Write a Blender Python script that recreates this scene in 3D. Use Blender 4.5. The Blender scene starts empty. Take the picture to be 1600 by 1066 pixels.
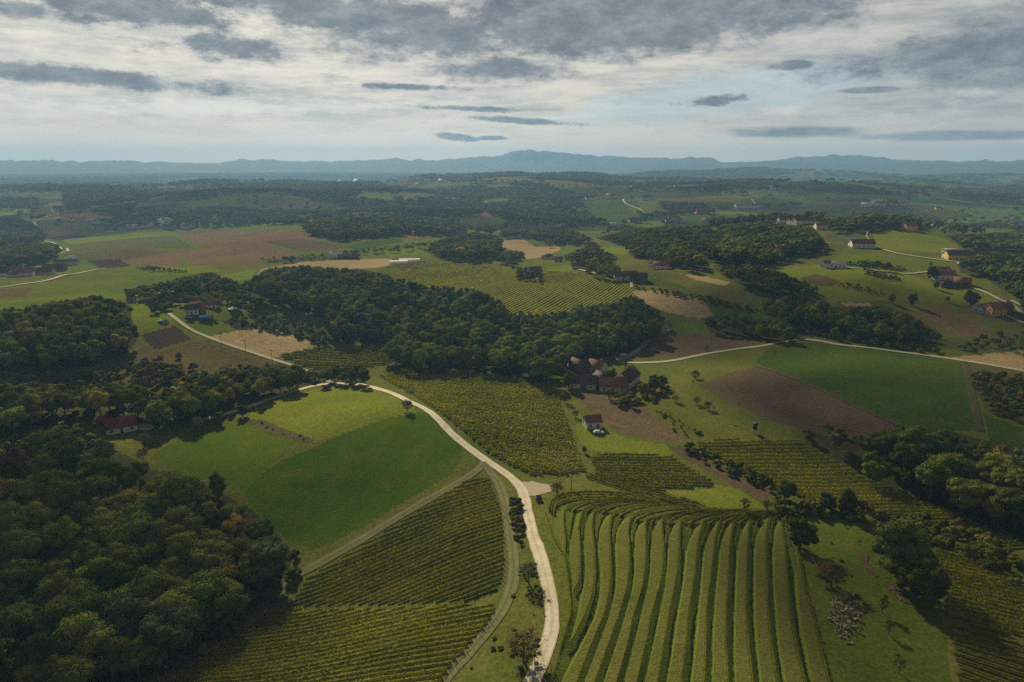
import bpy, math, random
import numpy as np
R = math.radians
random.seed(7); rng = np.random.default_rng(7)
sc = bpy.context.scene
COL = sc.collection

# ------------------------------------------------------------------ camera
PITCH = math.atan((533 - 258) / 1067.0)
CAMZ = 100.0
cam_d = bpy.data.cameras.new('camera'); cam = bpy.data.objects.new('camera', cam_d); COL.objects.link(cam)
cam_d.sensor_width = 36; cam_d.lens = 36 * 1067 / 1600.0
cam_d.clip_start = 1; cam_d.clip_end = 150000
cam.location = (0, 0, CAMZ); cam.rotation_euler = (math.pi / 2 - PITCH, 0, 0)
sc.camera = cam

# ------------------------------------------------------------------ light
SUN_AZ, SUN_EL = R(-20), R(30)          # azimuth from +Y (negative: left), elevation
sd = (math.sin(SUN_AZ) * math.cos(SUN_EL), math.cos(SUN_AZ) * math.cos(SUN_EL), math.sin(SUN_EL))
sl = bpy.data.lights.new('sun', 'SUN'); sun = bpy.data.objects.new('sun', sl); COL.objects.link(sun)
sl.energy = 5.0; sl.angle = R(0.6); sl.color = (1.0, 0.87, 0.60)
import mathutils
sun.rotation_euler = mathutils.Vector(sd).to_track_quat('Z', 'Y').to_euler()
sc.view_settings.view_transform = 'Standard'; sc.view_settings.look = 'None'
sc.view_settings.exposure = 0.70; sc.view_settings.gamma = 1
sc.cycles.use_denoising = False
sc.cycles.max_bounces = 5; sc.cycles.diffuse_bounces = 2; sc.cycles.volume_bounces = 0
sc.cycles.transmission_bounces = 2; sc.cycles.transparent_max_bounces = 6; sc.cycles.glossy_bounces = 1

# ------------------------------------------------------------------ node helpers
class NT:
    def __init__(s, tree):
        s.t = tree; s.n = tree.nodes; s.l = tree.links
    def node(s, kind, **kw):
        n = s.n.new(kind)
        for k, v in kw.items(): setattr(n, k, v)
        return n
    def put(s, sock, v):
        if isinstance(v, bpy.types.NodeSocket): s.l.new(v, sock)
        elif v is not None:
            try: sock.default_value = v
            except Exception: sock.default_value = (*v, 1) if len(v) == 3 else v
    def m(s, op, a, b=None, c=None, clamp=False):
        n = s.node('ShaderNodeMath', operation=op, use_clamp=clamp)
        s.put(n.inputs[0], a)
        if b is not None: s.put(n.inputs[1], b)
        if c is not None: s.put(n.inputs[2], c)
        return n.outputs[0]
    def mix(s, f, a, b, bt='MIX'):
        n = s.node('ShaderNodeMix', data_type='RGBA', blend_type=bt)
        s.put(n.inputs[0], f)
        for i, v in ((6, a), (7, b)):
            if isinstance(v, bpy.types.NodeSocket): s.l.new(v, n.inputs[i])
            else: n.inputs[i].default_value = (v[0], v[1], v[2], 1)
        return n.outputs[2]
    def noise(s, vec, scale, detail=3, rough=.55, out=0):
        n = s.node('ShaderNodeTexNoise'); s.put(n.inputs['Vector'], vec)
        n.inputs['Scale'].default_value = scale; n.inputs['Detail'].default_value = detail
        n.inputs['Roughness'].default_value = rough
        return n.outputs[out]
    def ss(s, v, lo, hi, a=0., b=1.):
        n = s.node('ShaderNodeMapRange', interpolation_type='SMOOTHSTEP')
        s.put(n.inputs[0], v); n.inputs[1].default_value = lo; n.inputs[2].default_value = hi
        n.inputs[3].default_value = a; n.inputs[4].default_value = b
        return n.outputs[0]
    def mapping(s, vec, scale=(1, 1, 1), rot=(0, 0, 0), loc=(0, 0, 0)):
        n = s.node('ShaderNodeMapping'); s.put(n.inputs[0], vec)
        n.inputs['Location'].default_value = loc; n.inputs['Rotation'].default_value = rot; n.inputs['Scale'].default_value = scale
        return n.outputs[0]

# ------------------------------------------------------------------ world sky with clouds
w = bpy.data.worlds.new('World'); sc.world = w; w.use_nodes = True
w.node_tree.nodes.clear(); T = NT(w.node_tree)
tc = T.node('ShaderNodeTexCoord').outputs['Generated']
sky = T.node('ShaderNodeTexSky', sky_type='NISHITA', sun_disc=False, sun_elevation=SUN_EL, sun_rotation=SUN_AZ)
sep = T.node('ShaderNodeSeparateXYZ'); T.put(sep.inputs[0], tc)
dx, dy, dz = sep.outputs
az = T.m('ARCTAN2', dx, dy); el = T.m('ARCSINE', T.m('MINIMUM', T.m('MAXIMUM', dz, -1.), 1.))
comb = T.node('ShaderNodeCombineXYZ'); T.put(comb.inputs[0], az); T.put(comb.inputs[1], el)
AE = comb.outputs[0]
def pixdir(px, py):
    x = (px - 800) / 1067.0; v = (533 - py) / 1067.0
    X = x; Y = math.cos(PITCH) + math.sin(PITCH) * v; Z = -math.sin(PITCH) + math.cos(PITCH) * v
    n = math.sqrt(X * X + Y * Y + Z * Z)
    return math.atan2(X, Y), math.asin(Z / n)
n1 = T.noise(T.mapping(AE, (3.0, 20, 1), (0, 0, R(-4))), 1.9, 9, .66)     # long thin streaks
n2 = T.noise(T.mapping(AE, (8, 34, 1)), 2.2, 9, .68)                     # finer streaks
n3 = T.noise(T.mapping(AE, (7, 15, 1)), 2.8, 10, .70)                      # ragged cloud edges
n4 = T.noise(T.mapping(AE, (5, 13, 1), (0, 0, 0), (7, 3, 0)), 2.0, 6, .6)
dotn = T.node('ShaderNodeVectorMath', operation='DOT_PRODUCT'); T.put(dotn.inputs[0], tc); dotn.inputs[1].default_value = sd
glow = T.ss(dotn.outputs['Value'], .5, 1.0)
low = T.ss(el, -.02, .13)                                                # 0 at the horizon, 1 above
veil = T.mix(glow, (4.5, 4.4, 4.1), (8.4, 7.6, 6.2))
veil = T.mix(T.ss(n1, .38, .72), veil, T.mix(glow, (2.3, 2.5, 2.75), (4.6, 4.5, 4.3)))
veil = T.mix(T.m('MULTIPLY', T.ss(n2, .46, .74), .55), veil, (2.6, 2.9, 3.2))
veil = T.mix(T.m('MULTIPLY', T.ss(n4, .54, .72), .5), veil, (8.2, 7.7, 6.8))
hor = T.mix(glow, (8.0, 6.7, 5.1), (11.5, 9.3, 6.6))
veil = T.mix(T.ss(el, .005, .075), hor, veil)
# small blue gaps
def ellipse(px, py, rx, ry, tilt=0., edge=.55, nz=n3, amp=1.5):
    a, e = pixdir(px, py); ra = rx / 1067.0; re = ry / 1067.0
    u = T.m('SUBTRACT', az, a); v = T.m('SUBTRACT', el, e)
    if tilt: v = T.m('SUBTRACT', v, T.m('MULTIPLY', u, tilt))
    u = T.m('DIVIDE', u, ra); v = T.m('DIVIDE', v, re)
    d = T.m('SQRT', T.m('ADD', T.m('MULTIPLY', u, u), T.m('MULTIPLY', v, v)))
    d = T.m('ADD', d, T.m('MULTIPLY', T.m('SUBTRACT', nz, .5), amp))
    return T.ss(d, 1. + edge * .5, 1. - edge * .5)
blue = T.m('MAXIMUM', ellipse(1130, 150, 210, 26, .12, .9, n3, 2.4), ellipse(990, 172, 150, 9, .1, .9, n2, 2.5))
blue = T.m('MAXIMUM', blue, T.m('MULTIPLY', ellipse(330, 168, 190, 10, .02, 1.0, n2, 3.), .55))
nish = T.mix(.55, sky.outputs[0], (1.7, 3.6, 5.2))
veil = T.mix(T.m('MULTIPLY', blue, .6), veil, nish)
dark_l = [(80, 116, 210, 11, -.04, .9, n3, 2.6), (350, 70, 80, 15, 0, 1.2, n3, 4.), (560, 20, 290, 31, -.1, .9, n3, 2.8),
          (690, 62, 180, 26, 0, 1.2, n3, 3.), (960, 30, 245, 50, .02, .6, n3, 1.7), (1150, 14, 170, 32, 0, .7, n3, 1.9), (1500, 72, 150, 20, .14, 1.2, n3, 2.8),
          (1640, 60, 130, 46, .1, 1., n3, 1.6), (640, 136, 66, 3.4, -.02, .9, n3, 4.4), (735, 170, 74, 3.6, -.03, .8, n3, 3.2), (815, 189, 82, 4.4, -.06, .7, n3, 3.0),
          (700, 213, 36, 5, -.08, .6, n3, 4.), (770, 216, 22, 3, 0, .6, n3, 3.5), (1115, 158, 34, 5, .05, 1.2, n3, 6.), (1235, 102, 30, 6, 0, .8, n3, 2.),
          (1355, 141, 38, 4, 0, .6, n2, 1.2), (1250, 207, 80, 7, 0, 1., n2, 1.6), (220, 15, 120, 20, 0, .8, n3, 3.), (30, 14, 30, 10, 0, .8, n3, 2.4), (1500, 212, 100, 6, 0, 1., n2, 2.), (790, 108, 90, 16, 0, 1., n3, 2.4)]
dm = None
for a in dark_l:
    e_ = ellipse(*a); dm = e_ if dm is None else T.m('MAXIMUM', dm, e_)
dcol = T.mix(T.ss(n3, .35, .68), (1.05, 1.25, 1.6), (2.4, 2.6, 2.9))
cloud = T.mix(T.m('MULTIPLY', dm, .9), veil, dcol)
# unseen sky above the picture, darkened to grey to weaken the ambient light
up = T.ss(el, .235, .36)
cloud = T.mix(T.m('MULTIPLY', up, .86), cloud, T.mix(T.ss(n3, .35, .65), (.45, .46, .44), (.9, .88, .8)))
below = T.ss(el, -.01, -.04)
cloud = T.mix(below, cloud, (.7, .8, .8))
bg = T.node('ShaderNodeBackground'); T.put(bg.inputs[0], cloud); bg.inputs[1].default_value = .071
wo = T.node('ShaderNodeOutputWorld'); T.l.new(bg.outputs[0], wo.inputs[0])
w.cycles.sampling_method = 'MANUAL'; w.cycles.sample_map_resolution = 512

# ------------------------------------------------------------------ numpy noise / terrain
def hash2(ix, iy, seed):
    h = (ix.astype(np.int64) * 374761393 + iy.astype(np.int64) * 668265263 + seed * 974634777) & 0x7fffffff
    h = ((h ^ (h >> 13)) * 1274126177) & 0x7fffffff
    h = h ^ (h >> 16)
    return (h & 0xffffff) / float(0xffffff)
def vnoise(x, y, seed=0):
    ix = np.floor(x); iy = np.floor(y); fx = x - ix; fy = y - iy
    fx = fx * fx * fx * (fx * (fx * 6 - 15) + 10); fy = fy * fy * fy * (fy * (fy * 6 - 15) + 10)
    a = hash2(ix, iy, seed); b = hash2(ix + 1, iy, seed); c = hash2(ix, iy + 1, seed); d = hash2(ix + 1, iy + 1, seed)
    return (a + (b - a) * fx) * (1 - fy) + (c + (d - c) * fx) * fy
def fbm(x, y, seed=0, octv=3):
    s = 0; a = 1.; tot = 0
    for o in range(octv):
        s = s + a * vnoise(x, y, seed + o * 17); tot += a; x = x * 2.03 + 5.1; y = y * 2.03 + 9.7; a *= .5
    return s / tot * 2 - 1
def sstep(x, a, b):
    t = np.clip((x - a) / (b - a), 0, 1); return t * t * (3 - 2 * t)
def flat_at(px, py, z=0.):
    v = (533 - py) / 1067.0; x = (px - 800) / 1067.0
    Y = math.cos(PITCH) + math.sin(PITCH) * v; Z = -math.sin(PITCH) + math.cos(PITCH) * v
    t = (z - CAMZ) / Z
    return x * t, Y * t
G = []
def hill(px, py, amp, rx, ry=None, rot=0.):
    x, y = flat_at(px, py); G.append((x, y, amp, rx, ry or rx, rot))
hill(210, 880, -16, 58, 58); hill(440, 850, -7, 34); hill(600, 655, 8, 42, 38)
hill(1010, 850, 4, 40, 34); hill(1440, 745, -12, 70, 42); hill(1480, 980, -7, 40)
hill(700, 540, -13, 110, 70); hill(800, 436, 12, 185, 105); hill(110, 505, 13, 110, 80); hill(60, 630, -6, 70, 45)
hill(1350, 395, 16, 170, 130); hill(1400, 455, 5, 130, 60); hill(1310, 610, 7, 90, 60); hill(1020, 650, -5, 60, 45)
hill(560, 355, 12, 180, 160); hill(1180, 385, 18, 170, 130); hill(300, 545, 4, 70); hill(370, 385, 6, 220, 120)
def ghill(x, y, amp, rx, ry): G.append((x, y, amp, rx, ry, 0.))
ghill(-365, 3000, 52, 520, 380); ghill(-1500, 2450, 42, 900, 300); ghill(300, 1900, 22, 350, 260); ghill(1280, 4900, 75, 420, 420)
ghill(2600, 4300, 50, 1100, 500); ghill(900, 3200, 40, 800, 260); ghill(900, 2000, 34, 420, 240); ghill(1500, 2300, 30, 500, 260)
ghill(-60, 2500, 34, 260, 220); ghill(-1300, 1750, 18, 500, 200); ghill(520, 2600, 30, 420, 220); ghill(-600, 2000, 20, 300, 200)
def height(x, y):
    x = np.asarray(x, float); y = np.asarray(y, float)
    r = np.hypot(x, y)
    a1 = np.interp(r, [0, 150, 400, 900, 2000, 4500, 6000, 7500, 60000], [0, .6, 3.5, 10, 27, 34, 10, 3, 2])
    wl = np.interp(r, [0, 400, 1200, 4000, 60000], [90, 130, 330, 620, 900])
    h = 0
    near = fbm(x / 130 + 3.3, y / 130 + 8.1, 3, 3); mid = fbm(x / 340 + 1.7, y / 300 + 4.2, 11, 3); far = fbm(x / 800 + 7.7, y / 560 + 2.9, 23, 4)
    wn = 1 - sstep(r, 350, 900); wf = sstep(r, 1000, 2600); wm = 1 - wn - wf
    wm = np.clip(wm, 0, 1)
    h = a1 * (near * wn + mid * wm + far * wf) * 1.7
    base = np.interp(r, [0, 900, 1500, 4500, 6500, 7500, 9000, 60000], [0, 0, -14, -22, 5, 30, 50, 50])
    h = h + base + .25 * fbm(x / 14, y / 14, 5, 2) * (1 - sstep(r, 300, 700))
    for gx, gy, am, rx, ry, rot in G:
        h = h + am * np.exp(-.5 * (((x - gx) / rx) ** 2 + ((y - gy) / ry) ** 2))
    return h
cp, sp = math.cos(PITCH), math.sin(PITCH)
def project(x, y, z):
    zz = z - CAMZ; fw = y * cp - zz * sp; up_ = y * sp + zz * cp
    fw = np.maximum(fw, 1e-3)
    return 800 + 1067 * x / fw, 533 - 1067 * up_ / fw
def cast(px, py, lift=0.):
    px = np.atleast_1d(np.asarray(px, float)); py = np.atleast_1d(np.asarray(py, float))
    v = (533 - py) / 1067; X = (px - 800) / 1067; Y = cp + sp * v; Z = -sp + cp * v
    ts = 60 * (40000 / 60.) ** np.linspace(0, 1, 1100)
    out = np.zeros((len(px), 3))
    for s in range(0, len(px), 2000):
        e = min(s + 2000, len(px)); x = X[s:e, None] * ts; y = Y[s:e, None] * ts; z = CAMZ + Z[s:e, None] * ts
        below_ = z < height(x, y) + lift
        below_[:, -1] = True
        k = np.maximum(below_.argmax(1), 1)
        lo = ts[k - 1]; hi = ts[k]
        for _ in range(16):
            md = (lo + hi) / 2; b = CAMZ + Z[s:e] * md < height(X[s:e] * md, Y[s:e] * md) + lift
            hi = np.where(b, md, hi); lo = np.where(b, lo, md)
        out[s:e, 0] = X[s:e] * hi; out[s:e, 1] = Y[s:e] * hi; out[s:e, 2] = CAMZ + Z[s:e] * hi
    return out
def inpoly(px, py, poly):
    poly = np.asarray(poly, float); inside = np.zeros(px.shape, bool)
    bb = (px >= poly[:, 0].min()) & (px <= poly[:, 0].max()) & (py >= poly[:, 1].min()) & (py <= poly[:, 1].max())
    idx = np.nonzero(bb)[0]
    if len(idx) == 0: return inside
    x = px[idx]; y = py[idx]; r_ = np.zeros(len(idx), bool); n = len(poly)
    for i in range(n):
        x1, y1 = poly[i]; x2, y2 = poly[(i + 1) % n]
        if y1 == y2: continue
        c = ((y1 > y) != (y2 > y)) & (x < (x2 - x1) * (y - y1) / (y2 - y1) + x1)
        r_ ^= c
    inside[idx] = r_; return inside

# ------------------------------------------------------------------ materials
def new_mat(name):
    m = bpy.data.materials.new(name); m.use_nodes = True; m.node_tree.nodes.clear(); return m, NT(m.node_tree)
def finish(m, t, col, rough=.95, bump=None, bstr=.3, bdist=.3, spec=.15):
    b = t.node('ShaderNodeBsdfPrincipled'); t.put(b.inputs['Base Color'], col); b.inputs['Roughness'].default_value = rough
    b.inputs['Specular IOR Level'].default_value = spec
    if bump is not None:
        bn = t.node('ShaderNodeBump'); t.put(bn.inputs['Height'], bump); bn.inputs['Strength'].default_value = bstr; bn.inputs['Distance'].default_value = bdist
        t.l.new(bn.outputs[0], b.inputs['Normal'])
    o = t.node('ShaderNodeOutputMaterial'); t.l.new(b.outputs[0], o.inputs[0]); return m
def ground_mat(name, c1, c2, c3=None, stripe=None, sc_=.02, fine=1.2, bstr=.5):
    """c1/c2 large patches, c3 fine tufts; stripe=(angle deg, spacing m, strength, colour)"""
    m, t = new_mat(name); P = t.node('ShaderNodeTexCoord').outputs['Object']
    big = t.noise(P, sc_, 4, .6); med = t.noise(P, sc_ * 7, 4, .65); fi = t.noise(P, fine, 4, .7)
    col = t.mix(t.ss(big, .36, .64), c1, c2)
    col = t.mix(t.m('MULTIPLY', t.ss(med, .42, .72), .55), col, c3 or c2)
    h = fi
    if stripe:
        ang, spc, stg, scol = stripe[:4]
        wv = t.node('ShaderNodeTexWave', wave_type='BANDS', bands_direction='Y'); wv.inputs['Scale'].default_value = 1.
        t.put(wv.inputs['Vector'], t.mapping(P, (1. / spc * .314, 1. / spc * .314, 0), (0, 0, R(-ang))))
        wv.inputs['Distortion'].default_value = stripe[4] if len(stripe) > 4 else .6; wv.inputs['Detail'].default_value = 2; wv.inputs['Detail Scale'].default_value = .3
        f = t.m('MULTIPLY', t.ss(wv.outputs['Fac'], .3, .8), t.m('MULTIPLY', t.ss(med, .25, .6), stg))
        col = t.mix(f, col, scol); h = t.m('ADD', fi, t.m('MULTIPLY', wv.outputs['Fac'], min(.7, stg * .9)))
    br = t.ss(fi, .3, .75, .68, 1.32)
    mul = t.node('ShaderNodeVectorMath', operation='SCALE'); t.put(mul.inputs[0], col); t.put(mul.inputs['Scale'], br)
    return finish(m, t, mul.outputs[0], 1., h, bstr, .35, 0.)
def flat_mat(name, c, var=.25, scale=1.5, rough=.85, spec=.2, c2=None):
    m, t = new_mat(name); P = t.node('ShaderNodeTexCoord').outputs['Object']
    n = t.noise(P, scale, 5, .65)
    col = t.mix(t.ss(n, .3, .72), tuple(v * (1 - var) for v in c), c2 or tuple(min(1, v * (1 + var)) for v in c))
    return finish(m, t, col, rough, n, .3, .05, spec)
def leaf_mat(name, c1, c2, c3, trans=.18):
    m, t = new_mat(name); P = t.node('ShaderNodeTexCoord').outputs['Object']
    rnd = t.node('ShaderNodeObjectInfo').outputs['Random']
    vec = t.node('ShaderNodeVectorMath', operation='ADD'); t.put(vec.inputs[0], P)
    cb = t.node('ShaderNodeCombineXYZ'); t.put(cb.inputs[0], t.m('MULTIPLY', rnd, 91.)); t.l.new(cb.outputs[0], vec.inputs[1])
    n = t.noise(vec.outputs[0], .55, 4, .7)
    col = t.mix(t.ss(n, .34, .66), c1, c2); col = t.mix(t.m('MULTIPLY', t.ss(n, .5, .78), t.ss(rnd, .2, 1.)), col, c3)
    sc2 = t.node('ShaderNodeVectorMath', operation='SCALE'); t.put(sc2.inputs[0], col); t.put(sc2.inputs['Scale'], t.ss(rnd, 0., 1., .7, 1.35))
    d = t.node('ShaderNodeBsdfDiffuse'); t.l.new(sc2.outputs[0], d.inputs[0])
    tr = t.node('ShaderNodeBsdfTranslucent'); t.l.new(sc2.outputs[0], tr.inputs[0])
    mx = t.node('ShaderNodeMixShader'); mx.inputs[0].default_value = trans; t.l.new(d.outputs[0], mx.inputs[1]); t.l.new(tr.outputs[0], mx.inputs[2])
    o = t.node('ShaderNodeOutputMaterial'); t.l.new(mx.outputs[0], o.inputs[0]); return m

GM = {
 'pasture':  ground_mat('pasture grass', (.090, .096, .018), (.066, .084, .015), (.120, .108, .034), None, .015, .9),
 'meadow':   ground_mat('green meadow', (.074, .104, .012), (.094, .114, .018), (.056, .080, .011), None, .02, 1.1),
 'bright':   ground_mat('bright meadow', (.118, .136, .014), (.092, .122, .013), (.140, .136, .022), None, .03, .9),
 'crop':     ground_mat('young crop', (.036, .074, .003), (.050, .086, .004), (.092, .088, .016), (38, 1.3, .09, (.024, .050, .003), 1.6), .022, 1.6),
 'crop2':    ground_mat('young crop rows', (.052, .092, .005), (.064, .098, .006), (.094, .098, .018), (24, 1.4, .09, (.032, .062, .004), 1.2), .03, 1.6),
 'greenfar': ground_mat('large green field', (.036, .066, .009), (.050, .078, .012), (.074, .082, .022), (-40, 3., .15, (.034, .056, .010)), .014, .8),
 'olive':    ground_mat('olive field', (.082, .082, .022), (.064, .074, .020), (.105, .092, .034), (15, 6., .25, (.07, .075, .02)), .01, .6),
 'plough':   ground_mat('ploughed soil', (.098, .070, .044), (.082, .058, .036), (.124, .092, .058), (-28, 1.7, .4, (.062, .043, .027), 1.5), .03, 1.0, .8),
 'plough2':  ground_mat('harrowed soil', (.104, .074, .044), (.086, .062, .036), (.138, .108, .062), (-52, 1.6, .25, (.074, .052, .031), 1.5), .035, 1.0, .7),
 'darksoil': ground_mat('dark soil', (.048, .036, .028), (.040, .031, .025), (.066, .050, .038), (60, 2.2, .5, (.028, .02, .016)), .02, .9, .8),
 'weedy':    ground_mat('weedy fallow', (.070, .058, .026), (.086, .066, .030), (.118, .104, .030), (-10, 4., .3, (.05, .04, .02)), .03, .8),
 'stubble':  ground_mat('straw stubble', (.245, .180, .095), (.205, .150, .078), (.30, .23, .125), (-28, 5., .35, (.20, .145, .075)), .02, .7),
 'corn':     ground_mat('dry maize', (.128, .082, .044), (.108, .070, .038), (.155, .108, .060), (-30, 5., .3, (.10, .064, .036)), .01, .5),
 'vine':     ground_mat('vineyard grass', (.080, .092, .020), (.062, .078, .017), (.120, .108, .040), None, .03, 1.0),
 'vinegold': ground_mat('vineyard grass, dry', (.130, .120, .030), (.100, .100, .024), (.170, .145, .055), None, .03, .9),
 'vinehill': ground_mat('hill vineyard', (.19, .195, .018), (.15, .165, .016), (.22, .20, .024), None, .012, .5),
 'scrub':    ground_mat('rough scrubland', (.062, .066, .022), (.076, .062, .026), (.105, .094, .042), None, .04, .7),
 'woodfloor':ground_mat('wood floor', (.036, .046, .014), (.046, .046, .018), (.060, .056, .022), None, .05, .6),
 'farwild':  None,
}
def far_mat():
    m, t = new_mat('distant farmland'); P = t.node('ShaderNodeTexCoord').outputs['Object']
    vo = t.node('ShaderNodeTexVoronoi', feature='F1'); vo.inputs['Scale'].default_value = 1.
    t.put(vo.inputs['Vector'], t.mapping(P, (1 / 210., 1 / 150., 0), (0, 0, .5)))
    cr = t.node('ShaderNodeValToRGB'); cr.color_ramp.interpolation = 'CONSTANT'
    sp_ = t.node('ShaderNodeSeparateColor'); t.l.new(vo.outputs['Color'], sp_.inputs[0]); t.l.new(sp_.outputs[0], cr.inputs[0])
    els = cr.color_ramp.elements; els[0].color = (.065, .095, .018, 1); els[1].position = .25; els[1].color = (.045, .075, .015, 1)
    for p_, c_ in ((.45, (.075, .100, .022)), (.6, (.050, .055, .018)), (.72, (.09, .098, .03)), (.84, (.12, .092, .045)), (.91, (.03, .05, .013))):
        e_ = els.new(p_); e_.color = (*c_, 1)
    wood = t.ss(t.noise(P, .0016, 5, .6), .57, .63)
    sr = t.node('ShaderNodeSeparateXYZ'); t.l.new(P, sr.inputs[0])
    plain = t.ss(sr.outputs[1], 4500, 6500)
    wood = t.m('MAXIMUM', wood, t.m('MULTIPLY', plain, t.ss(t.noise(P, .0007, 5, .6), .36, .44)))
    col = t.mix(wood, cr.outputs[0], t.mix(t.noise(P, .02, 4, .7), (.014, .022, .009), (.030, .038, .014)))
    return finish(m, t, col, .97, t.noise(P, .03, 3, .6), .4, 8., 0.)
GM['farwild'] = far_mat()
# ------------------------------------------------------------------ object helpers
def tag(o, label=None, cat=None, group=None, kind=None):
    if label: o['label'] = label
    if cat: o['category'] = cat
    if group: o['group'] = group
    if kind: o['kind'] = kind
    return o
def mesh_obj(name, V, F, mat=None, parent=None, smooth=False):
    me = bpy.data.meshes.new(name); V = np.asarray(V, np.float32)
    F = np.asarray(F) if not isinstance(F, np.ndarray) and len(set(map(len, F))) == 1 else F
    if isinstance(F, np.ndarray):
        k = F.shape[1]; me.vertices.add(len(V)); me.vertices.foreach_set('co', V.ravel())
        me.loops.add(F.size); me.loops.foreach_set('vertex_index', F.ravel().astype(np.int32))
        me.polygons.add(len(F)); me.polygons.foreach_set('loop_start', np.arange(0, F.size, k, dtype=np.int32))
        me.update(calc_edges=True); me.validate()
    else:
        me.from_pydata(V.tolist(), [], F); me.update()
    if smooth: me.polygons.foreach_set('use_smooth', np.ones(len(me.polygons), bool))
    if mat: me.materials.append(mat)
    o = bpy.data.objects.new(name, me); COL.objects.link(o)
    if parent is not None: o.parent = parent
    return o
def empty(name, loc, rz=0, **kw):
    o = bpy.data.objects.new(name, None); COL.objects.link(o); o.location = loc; o.rotation_euler = (0, 0, rz)
    o.empty_display_size = .5; tag(o, **kw); return o
class MB:
    def __init__(s): s.V = []; s.F = []
    def add(s, V, F):
        b = len(s.V); s.V += [tuple(v) for v in V]; s.F += [tuple(i + b for i in f) for f in F]
    def box(s, x0, y0, z0, x1, y1, z1):
        V = [(x0, y0, z0), (x1, y0, z0), (x1, y1, z0), (x0, y1, z0), (x0, y0, z1), (x1, y0, z1), (x1, y1, z1), (x0, y1, z1)]
        s.add(V, [(0, 3, 2, 1), (4, 5, 6, 7), (0, 1, 5, 4), (1, 2, 6, 5), (2, 3, 7, 6), (3, 0, 4, 7)]); return s
    def tube(s, p, q, r0, r1, n=6):
        p = mathutils.Vector(p); q = mathutils.Vector(q); d = (q - p).normalized(); a = d.orthogonal().normalized(); b = d.cross(a)
        V = []
        for c, r_ in ((p, r0), (q, r1)):
            for i in range(n): V.append(c + (a * math.cos(2 * math.pi * i / n) + b * math.sin(2 * math.pi * i / n)) * r_)
        F = [(i, (i + 1) % n, n + (i + 1) % n, n + i) for i in range(n)] + [tuple(range(n - 1, -1, -1)), tuple(range(n, 2 * n))]
        s.add(V, F); return s
    def build(s, name, mat, parent=None, smooth=False): return mesh_obj(name, s.V, s.F, mat, parent, smooth)
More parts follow.
